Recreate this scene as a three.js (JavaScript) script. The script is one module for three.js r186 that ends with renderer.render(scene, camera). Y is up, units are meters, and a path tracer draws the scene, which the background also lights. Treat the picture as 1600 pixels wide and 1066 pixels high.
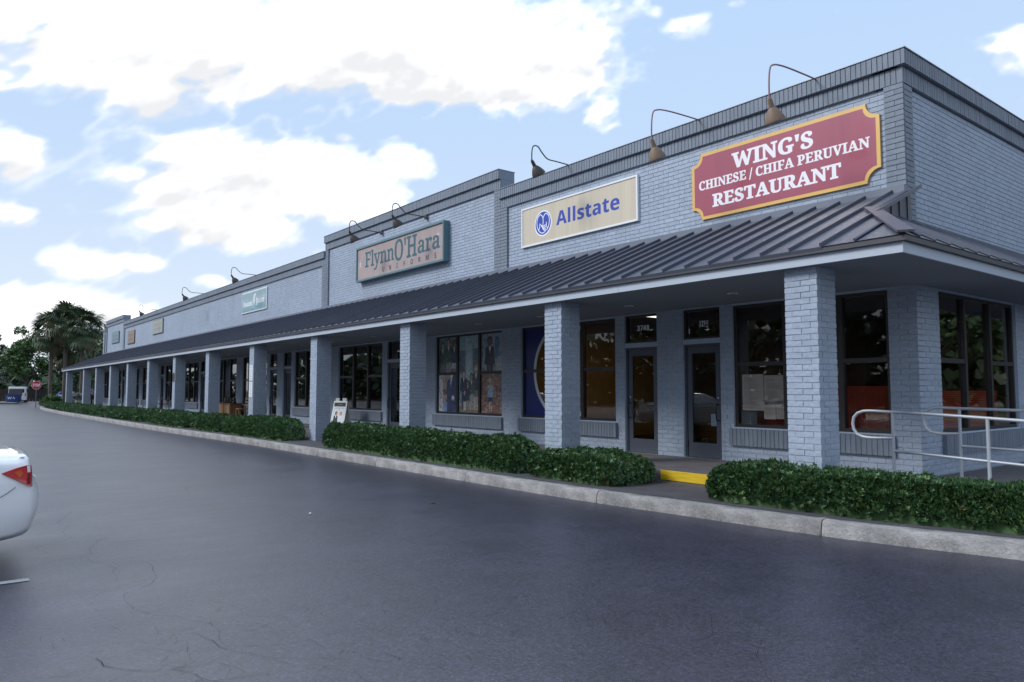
import * as THREE from 'three';
import { mergeGeometries } from 'three/addons/utils/BufferGeometryUtils.js';
import { RoundedBoxGeometry } from 'three/addons/geometries/RoundedBoxGeometry.js';
import { RectAreaLightUniformsLib } from 'three/addons/lights/RectAreaLightUniformsLib.js';
import { MarchingCubes } from 'three/addons/objects/MarchingCubes.js';

// ------------------------------------------------------------------ camera, sky, sun, exposure
RectAreaLightUniformsLib.init();
const scene = new THREE.Scene();
const camera = new THREE.PerspectiveCamera(49.51, 1024 / 682, 0.05, 1500);
const CAM = new THREE.Vector3(4.7594, 1.5566, 11.0588);
const YAW = 38.158 * Math.PI / 180, PITCH = 3.814 * Math.PI / 180;
camera.position.copy(CAM);
camera.lookAt(CAM.x - Math.cos(YAW) * Math.cos(PITCH), CAM.y + Math.sin(PITCH), CAM.z - Math.sin(YAW) * Math.cos(PITCH));
const renderer = new THREE.WebGLRenderer({ antialias: true });
renderer.setSize(1024, 682);
renderer.toneMapping = THREE.LinearToneMapping;
renderer.toneMappingExposure = 1.85;
renderer.shadowMap.enabled = true;

const sun = new THREE.DirectionalLight(new THREE.Color(1, 0.985, 0.96), 1.5);
sun.target.position.set(-10, 0, 4);
sun.position.set(-10 - 36, 62, 4 + 70);
sun.castShadow = true;
sun.shadow.radius = 38;
sun.shadow.mapSize.set(2048, 2048);
Object.assign(sun.shadow.camera, { left: -80, right: 40, top: 60, bottom: -60, near: 1, far: 220 });
scene.add(sun, sun.target);

// small seeded helpers
function rng(seed) { let s = seed >>> 0; return () => { s = (s + 0x6d2b79f5) | 0; let t = Math.imul(s ^ (s >>> 15), 1 | s); t = (t + Math.imul(t ^ (t >>> 7), 61 | t)) ^ t; return ((t ^ (t >>> 14)) >>> 0) / 4294967296; }; }
const clamp = (x, a = 0, b = 1) => Math.min(b, Math.max(a, x));
const sstep = (a, b, x) => { const t = clamp((x - a) / (b - a)); return t * t * (3 - 2 * t); };
const lerp = (a, b, t) => a + (b - a) * t;
const HT = new Float32Array(65536); { const r = rng(77); for (let i = 0; i < 65536; i++) HT[i] = r(); }
const h2 = (x, y) => HT[((x & 255) << 8 | (y & 255))];
function vn(x, y, px = 256, py = 256) {            // tileable value noise
  const xi = Math.floor(x), yi = Math.floor(y), fx = x - xi, fy = y - yi;
  const u = fx * fx * (3 - 2 * fx), v = fy * fy * (3 - 2 * fy);
  const m = (a, p) => ((a % p) + p) % p;
  const x0 = m(xi, px), x1 = m(xi + 1, px), y0 = m(yi, py), y1 = m(yi + 1, py);
  return lerp(lerp(h2(x0, y0), h2(x1, y0), u), lerp(h2(x0, y1), h2(x1, y1), u), v);
}
function vf(x, y) { const xi = Math.floor(x), yi = Math.floor(y), fx = x - xi, fy = y - yi, u = fx * fx * (3 - 2 * fx), v = fy * fy * (3 - 2 * fy), x0 = (xi & 255) << 8, x1 = ((xi + 1) & 255) << 8, y0 = yi & 255, y1 = (yi + 1) & 255, a = HT[x0 | y0], b = HT[x0 | y1]; return (a + (HT[x1 | y0] - a) * u) * (1 - v) + (b + (HT[x1 | y1] - b) * u) * v; }
function ff(x, y, o) { let a = .5, s = 0, n = 0; for (let i = 0; i < o; i++) { s += a * vf(x, y); n += a; x = x * 2.03 + 17; y = y * 2.03 + 31; a *= .5; } return s / n; }
function fbm(x, y, o = 5, p = 256) { let a = 0.5, s = 0, n = 0; for (let i = 0; i < o; i++) { s += a * vn(x, y, p, p); n += a; x = x * 2 + 17; y = y * 2 + 31; p *= 2; a *= 0.5; if (p > 256) p = 256; } return s / n; }

// the sky: hazy blue air with fair-weather clouds
{
  const W = 3072, H = 1536, data = new Float32Array(W * H * 4);
  const fwd = new THREE.Vector3(), right = new THREE.Vector3(), up = new THREE.Vector3();
  camera.updateMatrixWorld(); camera.matrixWorld.extractBasis(right, up, fwd); fwd.negate();
  const F = 1155.8;
  const angles = (u, v) => { const d = fwd.clone().addScaledVector(right, (u - 800) / F).addScaledVector(up, -(v - 533) / F).normalize(); return [Math.atan2(d.z, d.x), Math.asin(d.y)]; };
  const B = [];                                     // cloud heaps: azimuth, elevation, half widths, weight
  const add = (u, v, ru, rv, w = 1) => { const [a, e] = angles(u, v); B.push([a, e, ru / F * 0.92 / Math.max(0.5, Math.cos(e)), rv / F * 0.92, w]); };
  [[60, 50, 250, 120], [300, 90, 210, 80], [240, 155, 60, 42], [420, 50, 240, 105], [640, 50, 220, 110], [800, 110, 170, 88], [880, 80, 85, 90], [690, 140, 160, 34, .9], [942, 182, 38, 36, .8], [960, 6, 60, 34, .8],
    [350, 255, 110, 52], [262, 292, 95, 28, .9], [480, 290, 185, 66], [640, 252, 55, 42, .95], [330, 330, 130, 56], [400, 372, 130, 36, .9], [560, 330, 100, 50],
    [16, 242, 46, 46, .95], [12, 342, 42, 22, .8], [130, 412, 62, 28, .9], [215, 412, 40, 15, .75], [60, 480, 130, 36, .85], [10, 505, 90, 60, .9], [160, 492, 120, 24, .85], [330, 442, 34, 14, .75],
    [1080, 46, 52, 22, .72], [1592, 72, 40, 40, .8], [1152, 6, 18, 8, .7], [536, 215, 18, 9, .75], [1000, 22, 40, 14, .6]].forEach(a => add(...a));
  const r = rng(5);                                 // the same kind of clouds over the rest of the sky
  for (let i = 0; i < 46; i++) {
    const a = r() * Math.PI * 2 - Math.PI, e = Math.asin(0.05 + 0.93 * r());
    const [a0] = angles(800, 400); let da = Math.atan2(Math.sin(a - a0), Math.cos(a - a0));
    if (Math.abs(da) < 0.72 && e < 0.62) continue;
    const n = 2 + Math.floor(r() * 4), s = 0.07 + r() * 0.09;
    for (let k = 0; k < n; k++) B.push([a + (r() - .5) * s * 3 / Math.max(.3, Math.cos(e)), e + (r() - .5) * s * 0.9, s * (.6 + r()) / Math.max(.3, Math.cos(e)), s * (.35 + .35 * r()), .8 + .25 * r()]);
  }
  for (let j = 0; j < H; j++) {
    const el = ((j + .5) / H - .5) * Math.PI, row = B.filter(b => Math.abs(el - b[1]) < 1.7 * b[3]);
    for (let i = 0; i < W; i++) {
      const k = (j * W + i) * 4;
      const e = Math.max(el, 0), t = Math.pow(1 - Math.sin(e), 3.0);
      let R = lerp(0.255, 0.40, t), G = lerp(0.365, 0.455, t), Bl = lerp(0.53, 0.535, t);
      const hz = Math.exp(-e / 0.09); R = lerp(R, 0.47, hz); G = lerp(G, 0.51, hz); Bl = lerp(Bl, 0.54, hz);
      if (el > -0.02) {
        const az = ((i + .5) / W - .5) * Math.PI * 2;
        let m = 0, lo = 0;
        for (const b of row) {
          let da = az - b[0]; if (da > Math.PI) da -= 2 * Math.PI; else if (da < -Math.PI) da += 2 * Math.PI;
          const x = da / b[2], y = (el - b[1]) / b[3]; if (x > 1.7 || x < -1.7 || y > 1.7 || y < -1.7) continue;
          const q2 = x * x + y * y * (y < 0 ? 1.3 : 1), d = b[4] * Math.exp(-q2 * q2 * 1.1);
          m = Math.max(m, d) + Math.min(m, d) * .22; lo += d * clamp(0.1 - y * 0.9, -0.3, 1);
        }
        const X = Math.cos(az) * Math.cos(e), Y = Math.sin(az) * Math.cos(e);
        const n1 = ff(X * 6 + e * 3 + 40, Y * 6 + 90 + e * 7, 5), n2 = 1 - Math.abs(2 * ff(X * 19 + e * 10 + 9, Y * 19 + e * 22, 5) - 1) * 1.6, n3 = ff(X * 75 + e * 40 + 3, Y * 75 + e * 80, 3);
        const dens = m * .92 + (n1 - .5) * 0.85 + (n2 - .68) * 0.68 + (n3 - .5) * .32 - .05;
        let c = sstep(0.50, 0.76, dens); c = Math.max(c, 0.34 * sstep(0.22, 0.6, dens));
        const shade = clamp(lo * 0.75 + (n1 - .5) * 1.1 + (.68 - n2) * .55 + (n3 - .5) * .3 + .33, 0, 1);
        const L = lerp(1.12, 0.485, Math.pow(shade, .62));
        R = lerp(R, L * 0.975, c); G = lerp(G, L * 0.988, c); Bl = lerp(Bl, L * 1.015, c);
      } else { R = .19; G = .2; Bl = .215; }
      data[k] = R; data[k + 1] = G; data[k + 2] = Bl; data[k + 3] = 1;
    }
  }
  const sky = new THREE.DataTexture(data, W, H, THREE.RGBAFormat, THREE.FloatType);
  sky.mapping = THREE.EquirectangularReflectionMapping; sky.magFilter = sky.minFilter = THREE.LinearFilter; sky.wrapS = THREE.RepeatWrapping; sky.needsUpdate = true;
  scene.background = sky; scene.environment = sky; scene.environmentIntensity = 1;
}

// ------------------------------------------------------------------ naming and building helpers
const taken = new Map();
function numbered(n) { const k = taken.get(n) || 0; taken.set(n, k + 1); return k ? n + '_' + String(k).padStart(3, '0') : n; }
function sh(o) { o.traverse(m => { if (m.isMesh) { m.castShadow = true; m.receiveShadow = true; } }); return o; }
function thing(name, label, category, group, pos) {
  const o = new THREE.Group(); o.name = numbered(name); o.userData = { label, category }; if (group) o.userData.group = group;
  if (pos) o.position.set(...pos); scene.add(o); return o;
}
function struct(name, geo, mat) { const m = new THREE.Mesh(geo, mat); m.name = name; m.userData.kind = 'structure'; scene.add(m); return sh(m); }
function part(name, geo, mat, parent) { const m = new THREE.Mesh(Array.isArray(geo) ? mergeGeometries(geo.map(g => g.index ? g.toNonIndexed() : g)) : geo, mat); m.name = name; parent.add(m); return sh(m); }
function sub(name, parent) { const g = new THREE.Group(); g.name = name; parent.add(g); return g; }
const box = (x0, x1, y0, y1, z0, z1) => new THREE.BoxGeometry(x1 - x0, y1 - y0, z1 - z0).translate((x0 + x1) / 2, (y0 + y1) / 2, (z0 + z1) / 2);
const rbox = (x0, x1, y0, y1, z0, z1, r = 0.01, s = 1) => new RoundedBoxGeometry(x1 - x0, y1 - y0, z1 - z0, s, r).translate((x0 + x1) / 2, (y0 + y1) / 2, (z0 + z1) / 2);
const tube = (pts, r, seg = 24, rs = 8) => new THREE.TubeGeometry(new THREE.CatmullRomCurve3(pts.map(p => new THREE.Vector3(...p)), false, 'centripetal'), seg, r, rs);
function cyl(a, b, r0, r1 = r0, n = 10) {
  const A = new THREE.Vector3(...a), Bv = new THREE.Vector3(...b), d = Bv.clone().sub(A), g = new THREE.CylinderGeometry(r1, r0, d.length(), n);
  g.translate(0, d.length() / 2, 0); g.applyQuaternion(new THREE.Quaternion().setFromUnitVectors(new THREE.Vector3(0, 1, 0), d.normalize())); return g.translate(...a);
}
function rawGeo(pos, uv, col, idx) {
  const g = new THREE.BufferGeometry(); g.setAttribute('position', new THREE.Float32BufferAttribute(pos, 3));
  if (uv) g.setAttribute('uv', new THREE.Float32BufferAttribute(uv, 2)); if (col) g.setAttribute('color', new THREE.Float32BufferAttribute(col, 3));
  if (idx) g.setIndex(idx); g.computeVertexNormals(); return g;
}
// textures
function dataTex(n, fn, srgb, rep) {
  const d = new Uint8Array(n * n * 4);
  for (let j = 0; j < n; j++) for (let i = 0; i < n; i++) { const c = fn(i / n, j / n, i, j), k = (j * n + i) * 4; for (let q = 0; q < 3; q++) d[k + q] = clamp(Array.isArray(c) ? c[q] : c) * 255; d[k + 3] = 255; }
  const t = new THREE.DataTexture(d, n, n); t.wrapS = t.wrapT = THREE.RepeatWrapping; t.magFilter = THREE.LinearFilter; t.minFilter = THREE.LinearMipmapLinearFilter; t.generateMipmaps = true;
  if (srgb) t.colorSpace = THREE.SRGBColorSpace; if (rep) t.repeat.set(rep, rep); t.needsUpdate = true; return t;
}
function canvasTex(w, h, draw) { const c = document.createElement('canvas'); c.width = w; c.height = h; draw(c.getContext('2d'), w, h); const t = new THREE.CanvasTexture(c); t.colorSpace = THREE.SRGBColorSpace; t.anisotropy = 8; return t; }
const std = (r, g, b, rough = 0.8, o = {}) => new THREE.MeshStandardMaterial({ color: new THREE.Color().setRGB(r, g, b), roughness: rough, ...o });

// paint mottling shared by the painted masonry (tile = 1)
const paintMap = dataTex(512, (u, v) => { const n = fbm(u * 8, v * 8, 5, 8), f = fbm(u * 64, v * 64, 2, 64); return 0.86 + (n - .5) * .16 + (f - .5) * .10; }, true);
const paintBump = dataTex(512, (u, v) => fbm(u * 48, v * 48, 3, 48) * .6 + fbm(u * 12, v * 12, 3, 12) * .4);
const FIELD = [0.420, 0.495, 0.615], TRIM = [0.225, 0.270, 0.340];
const tone = (c, k) => [c[0] * k, c[1] * k, c[2] * k];
const brickMat = (c, k, vc) => std(...tone(c, k), .62, { map: paintMap, bumpMap: paintBump, bumpScale: 0.0016, vertexColors: !!vc });
const M = {
  field: [0.93, .98, 1.02, 1.06].map(k => brickMat(FIELD, k)), fieldV: brickMat(FIELD, 1, true), mortar: std(...tone(FIELD, .92), .85),
  trim: [0.93, 1.0, 1.05, 1.1].map(k => brickMat(TRIM, k)), trimV: brickMat(TRIM, 1, true), trimMortar: std(...tone(TRIM, .78), .85),
  fascia: std(.40, .455, .53, .5, { bumpMap: paintBump, bumpScale: .0006 }), drip: std(.055, .055, .066, .42), flash: std(.135, .155, .20, .5),
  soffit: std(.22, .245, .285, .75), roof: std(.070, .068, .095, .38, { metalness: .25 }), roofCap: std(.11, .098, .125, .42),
  capMetal: std(.26, .29, .35, .45, { metalness: .3 }), flat: std(.3, .3, .3, .9),
  bronze: std(.040, .038, .040, .4, { metalness: .3 }), doorPaint: std(.062, .074, .100, .45), black: std(.012, .012, .013, .5), chrome: std(.6, .6, .6, .25, { metalness: 1 }),
  glass: new THREE.MeshPhysicalMaterial({ color: new THREE.Color().setRGB(.84, .82, .79), roughness: .015, transmission: 1, thickness: 0, ior: 1.52 }),
  clear: new THREE.MeshPhysicalMaterial({ color: new THREE.Color().setRGB(.78, .80, .80), roughness: .015, transmission: 1, thickness: 0, ior: 1.52 }),
  railing: std(.40, .43, .48, .45, { metalness: .2 }), yellow: std(.78, .52, .012, .6, { map: paintMap }), white: std(.78, .78, .78, .5),
};

// ------------------------------------------------------------------ ground
const UPZ = -.09;                                   // the upper wall stands this far behind the shop fronts
const SW = 0.32;                                    // sidewalk level above the asphalt
const KERB = [[9, 1.9], [6, 2.55], [4, 2.85], [2.23, 3.12], [.8, 3.44], [-1.34, 3.63], [-3, 3.76], [-7.7, 3.78], [-16.9, 3.80], [-26, 4.12], [-40, 4.24], [-53, 4.26], [-64, 4.0], [-70, 3.6], [-74, 2.9], [-77, 1.4], [-78, -2], [-78, -30]];
function kerbZ(x) { for (let i = 0; i < KERB.length - 1; i++) { const [a, za] = KERB[i], [b, zb] = KERB[i + 1]; if (x <= a && x >= b && a !== b) return lerp(za, zb, (a - x) / (a - b)); } return 1.9; }
const asphaltMap = dataTex(1024, (u, v) => {
  const n = fbm(u * 6, v * 6, 5, 6), m = fbm(u * 24 + 3, v * 24, 4, 24), f = vn(u * 512, v * 512, 256, 256), f2 = vn(u * 256 + 9, v * 256, 256, 256);
  let c = .172 + (n - .5) * .045 + (m - .5) * .04 + (f - .5) * .10 + (f2 - .5) * .07; if (f > .955) c += .13; if (f2 < .04) c -= .06;
  return [c, c * .98, c * 1.30];
}, true);
const asphaltBump = dataTex(1024, (u, v) => vn(u * 512, v * 512) * .5 + vn(u * 256 + 40, v * 256) * .5);
const asphaltRough = dataTex(512, (u, v) => { const n = fbm(u * 5, v * 5, 5, 5), m = fbm(u * 30, v * 7, 3, 7); return .40 + (n - .5) * .09 + (m - .5) * .05; });
const asphaltMat = new THREE.MeshPhysicalMaterial({ ior: 1.85, map: asphaltMap, bumpMap: asphaltBump, bumpScale: .0013, roughness: 1, roughnessMap: asphaltRough, vertexColors: true });
struct('ground', new THREE.PlaneGeometry(1600, 1600).rotateX(-Math.PI / 2).translate(-100, -.03, 0), std(.075, .085, .045, .95));
{
  const pos = [], uv = [], col = [], idx = [], nx = 176, nz = 74, X0 = -150, X1 = 26, Z0 = -30, Z1 = 44;
  for (let j = 0; j <= nz; j++) for (let i = 0; i <= nx; i++) {
    const x = X0 + (X1 - X0) * i / nx, z = Z0 + (Z1 - Z0) * j / nz; pos.push(x, 0, z); uv.push(x / 4.7, z / 4.7);
    const k = .95 + .12 * fbm(x * .11 + 50, z * .23 + 20, 4); col.push(k, k, k * 1.01);
  }
  for (let j = 0; j < nz; j++) for (let i = 0; i < nx; i++) { const a = j * (nx + 1) + i; idx.push(a, a + nx + 1, a + 1, a + 1, a + nx + 1, a + nx + 2); }
  const lot = struct('parking_lot', rawGeo(pos, uv, col, idx), asphaltMat);
  // cracks: thin jagged open lines, each one a dark filled groove lying in the sealcoat
  const r = rng(41), cp = [], ci = [];
  function crack(x, z, ang, len, w, depth = 0) {
    const n = Math.ceil(len / .07); let px = x, pz = z, a = ang;
    for (let k = 0; k < n; k++) {
      a += (r() - .5) * 1.1; a = lerp(a, ang, .22); const l = .05 + r() * .05, qx = px + Math.cos(a) * l, qz = pz + Math.sin(a) * l;
      const w0 = w * .62 * (.4 + r()) * (1 - k / n * .6), ox = -Math.sin(a) * w0, oz = Math.cos(a) * w0, b = cp.length / 3;
      cp.push(px - ox, .004, pz - oz, px + ox, .004, pz + oz, qx + ox, .004, qz + oz, qx - ox, .004, qz - oz); ci.push(b, b + 1, b + 2, b, b + 2, b + 3);
      px = qx; pz = qz; if (depth < 2 && r() < .075) crack(px, pz, a + (r() < .5 ? 1 : -1) * (.6 + r() * .7), len * (.2 + r() * .35), w * .7, depth + 1);
    }
  }
  const px2 = (u, v) => { const F = 1155.8, d = new THREE.Vector3((u - 800) / F, -(v - 533) / F, -1).applyQuaternion(camera.quaternion), t = -CAM.y / d.y; return [CAM.x + d.x * t, CAM.z + d.z * t]; };
  for (const [u, v, u2, v2, w] of [[150, 1030, 260, 1052, .0030], [300, 990, 420, 1050, .0022], [230, 880, 330, 985, .0020], [165, 840, 235, 885, .002], [270, 1048, 380, 1062, .003], [110, 800, 170, 850, .002], [1085, 935, 1150, 985, .0018], [1110, 960, 1100, 1000, .0018], [1190, 1000, 1215, 1062, .002], [600, 1020, 640, 1060, .002], [480, 1000, 540, 1030, .0018], [330, 940, 420, 960, .0016], [380, 1010, 470, 1000, .0016], [690, 985, 760, 1000, .0012]]) {
    const [a, b] = px2(u, v), [c, d] = px2(u2, v2); crack(a, b, Math.atan2(d - b, c - a), Math.hypot(c - a, d - b) * 1.15, w);
  }
  for (let k = 0; k < 90; k++) { const [a, b] = px2(60 + r() * 700, 930 + r() * 130); crack(a, b, r() * 6.28, .06 + r() * .16, .0011, 1); }
  const cm = part('crack', rawGeo(cp, null, null, ci), std(.014, .014, .016, .95), lot); cm.userData.kind = 'stuff';
}
// kerb made of cast lengths, strip and sidewalk behind it
const concreteMap = dataTex(512, (u, v) => { const n = fbm(u * 6, v * 6, 5, 6), f = fbm(u * 90, v * 90, 2, 90), s = fbm(u * 14, v * 3, 3, 3); const c = .60 + (n - .5) * .34 + (f - .5) * .16 + (s - .5) * .14; return [c, c * .985, c * .96]; }, true);
const concreteBump = dataTex(512, (u, v) => fbm(u * 60, v * 60, 3, 60));
const kerbMats = [.9, 1, 1.06].map(k => std(.73 * k, .73 * k, .76 * k, .85, { map: concreteMap, bumpMap: concreteBump, bumpScale: .004 }));
const curve = new THREE.CatmullRomCurve3(KERB.map(([x, z]) => new THREE.Vector3(x, 0, z)), false, 'centripetal');
{
  const kerb = new THREE.Group(); kerb.name = 'kerb'; kerb.userData.kind = 'structure'; scene.add(kerb);
  const N = 1200, P = curve.getSpacedPoints(N), L = curve.getLength(), step = L / N, r = rng(9);
  const prof = [[0, 0], [.015, .10], [.035, .148], [.06, .165], [.10, .17], [.20, .172], [.20, 0]];
  let i = 0, first = true;
  while (i < N) {
    const n = Math.min(N - i, Math.round((first ? 2.2 : 2.9 + r() * .4) / step)); first = false; const pos = [], uv = [], idx = [], off = (r() - .5) * .006, o = r() * 5;
    for (let k = 0; k <= n; k++) {
      const p = P[i + k], q = P[Math.min(N, i + k + 1)], p0 = P[Math.max(0, i + k - 1)], t = q.clone().sub(p0).normalize(), nx = t.z, nz = -t.x;   // inward normal
      const gap = k === 0 ? .006 : k === n ? -.006 : 0, sgn = nz < 0 || Math.abs(nz) < .2 ? 1 : -1;
      prof.forEach(([d, y], m) => { const rough = (m > 0 && m < 5) ? (fbm((i + k) * .35, m * 7 + o, 3) - .5) * .012 : 0; pos.push(p.x + t.x * gap + nx * sgn * (d + rough + off), y + (m > 2 ? off * .5 : 0) + rough * .4, p.z + t.z * gap + nz * sgn * (d + rough + off)); uv.push(((i + k) * step) / 1.4 + o, m * .09); });
    }
    const w = prof.length; for (let k = 0; k < n; k++) for (let m = 0; m < w - 1; m++) { const a = k * w + m; idx.push(a, a + 1, a + w, a + 1, a + w + 1, a + w); }
    for (const k of [0, n]) for (let m = 1; m < w - 1; m++) idx.push(k * w, k * w + m, k * w + m + 1);
    part('kerb_stone', rawGeo(pos, uv, null, idx), kerbMats[Math.floor(r() * 3)], kerb); i += n;
  }
}
const walkMap = dataTex(512, (u, v) => { const n = fbm(u * 5, v * 5, 5, 5), f = fbm(u * 70, v * 70, 2, 70); const c = .38 + (n - .5) * .10 + (f - .5) * .07; return [c, c * .98, c * 1.0]; }, true);
const XLW = -63.82; const walkMat = std(1.0, .98, 1.0, .7, { map: walkMap, bumpMap: concreteBump, bumpScale: .002 });
{
  // planting and paving strip between kerb and sidewalk (one sheet that follows the kerb)
  const P = curve.getSpacedPoints(400).filter(p => p.z > 2.0 && p.x < 6.2), pos = [], uv = [], idx = [];
  P.forEach(p => { pos.push(p.x, .166, p.z - .18, p.x, .166, 1.95); uv.push(p.x / 1.5, p.z / 1.5, p.x / 1.5, 1.3); });
  for (let k = 0; k < P.length - 1; k++) { const a = k * 2; idx.push(a, a + 1, a + 2, a + 1, a + 3, a + 2); }
  struct('paved_strip', rawGeo(pos, uv, null, idx), std(.62, .62, .68, .7, { map: walkMap, bumpMap: concreteBump, bumpScale: .002 }));
  const side = new THREE.Group(); side.name = 'sidewalk'; side.userData.kind = 'structure'; scene.add(side);
  const slab = (x0, x1, z0, z1) => { const g = rbox(x0 + .004, x1 - .004, -.02, SW, z0, z1, .008); const p = g.attributes.position, u = g.attributes.uv; for (let k = 0; k < p.count; k++) u.setXY(k, p.getX(k) / 1.5, (p.getZ(k) + p.getY(k)) / 1.5); part('paving_slab', g, walkMat, side); };
  for (let x = 1.6, k = 0; x > -66; x -= 1.83, k++) slab(Math.max(-66, x - 1.83), x, .004, 2.05);
  for (let z = .0; z > -14; z -= 1.83) slab(.07, 1.6, z - 1.83, z - .004);
  for (let z = .0; z > -14; z -= 1.83) slab(-66, XLW, z - 1.83, z - .004);
  const st = thing('painted_step', 'bright yellow painted step edge below the glazed restaurant doors', 'step');
  part('riser', rbox(-2.95, -1.2, .175, SW + .003, 2.035, 2.062, .004), M.yellow, st);
}
{ // ramp surface right of the corner
  const g = rawGeo([1.6, SW, .02, 1.6, SW, 1.45, 6.5, .17, 1.45, 6.5, .17, .02, 1.6, 0, 1.45, 6.5, 0, 1.45], [0, 0, 0, 1, 3, 1, 3, 0, 0, 1, 3, 1], null, [0, 1, 2, 0, 2, 3, 1, 4, 5, 1, 5, 2]);
  struct('ramp_path', g, std(.8, .8, .8, .85, { map: concreteMap }));
}

// ------------------------------------------------------------------ the building
const bld = thing('shop_building', 'long single storey blue grey painted brick shopping strip with dark metal canopy roof', 'building');
const PITCHY = .0813, BL = .254, JT = .0105;
const WIN = [], DOOR = [];
WIN.push([-3.05, -.35, [-2.06, -1.11]], [-8.97, -5.88], [-12.77, -9.73], [-19.0, -15.87]);
DOOR.push([-4.14, -3.31, 1], [-5.62, -4.77, -1], [-14.17, -13.33, 1], [-15.55, -14.70, -1]);
for (const c of [-24.42, -34.4, -44.4, -54.4]) { WIN.push([c + 1.5, c + 4.55], [c - 4.55, c - 1.5]); DOOR.push([c + .33, c + 1.16, 1], [c - 1.16, c - .33, -1]); }
WIN.push([-62.6, -59.8]);
const WY0 = .92, WY1 = 3.05, DY1 = 2.41, TY0 = 2.50, TY1 = 3.06;
const SIDEWIN = [-3.85, -.745];                    // along z on the side wall
const unitBox = [0, 1, 2, 3, 4, 5].map(k => { const g = new THREE.BoxGeometry(1, 1, 1), u = g.attributes.uv; for (let i = 0; i < u.count; i++) u.setXY(i, u.getX(i) * .5 + k * .37, u.getY(i) * .2 + k * .61); return g; });
// bricks of one surface: the largest `n` in view become meshes, the rest one merged part
const br = rng(123);
function emit(list, parent, n, mats, matV) {
  for (const b of list) b.d = CAM.distanceTo(new THREE.Vector3(b.x, b.y, b.z));
  list.sort((a, b) => a.d - b.d);
  const rest = list.slice(n);
  list.slice(0, n).forEach(b => { const m = new THREE.Mesh(unitBox[Math.floor(br() * 6)], mats[Math.floor(clamp(br() * .7 + .15 + (ff((b.x + b.z * 1.3) * 1.1 + 60, b.y * .9 + 7, 4) - .5) * 1.1, 0, .999) * mats.length)]); m.name = 'brick'; m.position.set(b.x, b.y, b.z); m.scale.set(b.sx, b.sy, b.sz); m.castShadow = m.receiveShadow = true; parent.add(m); });
  if (!rest.length) return;
  const P = new Float32Array(rest.length * 72), U = new Float32Array(rest.length * 48), C = new Float32Array(rest.length * 72), Nn = new Float32Array(rest.length * 72), I = new Uint32Array(rest.length * 36);
  const src = unitBox[0], sp = src.attributes.position.array, sn = src.attributes.normal.array, su = new THREE.BoxGeometry(1, 1, 1).attributes.uv.array, si = src.index.array;
  rest.forEach((b, q) => {
    const k = .955 + br() * .11 + (ff((b.x + b.z * 1.3) * 1.1 + 60, b.y * .9 + 7, 4) - .5) * .22, ou = br() * 3, ov = br() * 3;
    for (let v = 0; v < 24; v++) { const o = q * 72 + v * 3; P[o] = b.x + sp[v * 3] * b.sx; P[o + 1] = b.y + sp[v * 3 + 1] * b.sy; P[o + 2] = b.z + sp[v * 3 + 2] * b.sz; for (let e = 0; e < 3; e++) { Nn[o + e] = sn[v * 3 + e]; C[o + e] = k; } U[q * 48 + v * 2] = su[v * 2] * .5 + ou; U[q * 48 + v * 2 + 1] = su[v * 2 + 1] * .2 + ov; }
    for (let e = 0; e < 36; e++) I[q * 36 + e] = si[e] + q * 24;
  });
  const g = new THREE.BufferGeometry(); g.setAttribute('position', new THREE.BufferAttribute(P, 3)); g.setAttribute('normal', new THREE.BufferAttribute(Nn, 3)); g.setAttribute('uv', new THREE.BufferAttribute(U, 2)); g.setAttribute('color', new THREE.BufferAttribute(C, 3)); g.setIndex(new THREE.BufferAttribute(I, 1));
  const m = part('brickwork', g, matV, parent); m.userData.kind = 'stuff';
}
// running bond over [a0,a1] x [y0,y1] minus openings; axis 'x' (front, facing +z at plane) or 'z' (side, facing +x at plane)
function lay(a0, a1, y0, y1, plane, axis, open = [], opt = {}) {
  const out = [], h = opt.h || PITCHY, L = opt.l || BL, dep = .034; let row = opt.row || 0;
  for (let y = y0; y < y1 - .02; y += h, row++) {
    const ya = y + JT / 2, yb = Math.min(y + h, y1) - JT / 2; if (yb - ya < .012) continue;
    let spans = [[a0, a1]];
    for (const [o0, o1, p0, p1] of open) if (p0 < yb - .004 && p1 > ya + .004) { const ns = []; for (const [s, e] of spans) { if (o1 <= s || o0 >= e) ns.push([s, e]); else { if (o0 - s > .02) ns.push([s, o0]); if (e - o1 > .02) ns.push([o1, e]); } } spans = ns; }
    for (const [s, e] of spans) {
      let a = e; const start = e - ((row % 2) ? L / 2 : L); let nxt = start;
      while (a > s + .005) {
        let b = Math.max(s, nxt); if (b - s < .04) b = s;
        const w = a - b - JT * .55; if (w > .015) {
          const j = (br() - .5) * .003, c = (a + b) / 2, jy = (br() - .5) * .0014;
          out.push(axis === 'x' ? { x: c, y: (ya + yb) / 2 + jy, z: plane - dep / 2 + j, sx: w, sy: yb - ya, sz: dep } : { x: plane - dep / 2 + j, y: (ya + yb) / 2 + jy, z: c, sx: dep, sy: yb - ya, sz: w });
        }
        a = b; nxt = b - L; if (b <= s) break;
      }
    }
  }
  return out;
}
const lowerOpen = [...WIN.map(w => [w[0], w[1], WY0, WY1]), ...DOOR.map(d => [d[0], d[1], SW, DY1]), ...DOOR.map(d => [d[0], d[1], TY0, TY1])];
const sillOpen = WIN.map(w => [w[0] - .06, w[1] + .06, .60, WY0]);
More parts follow.
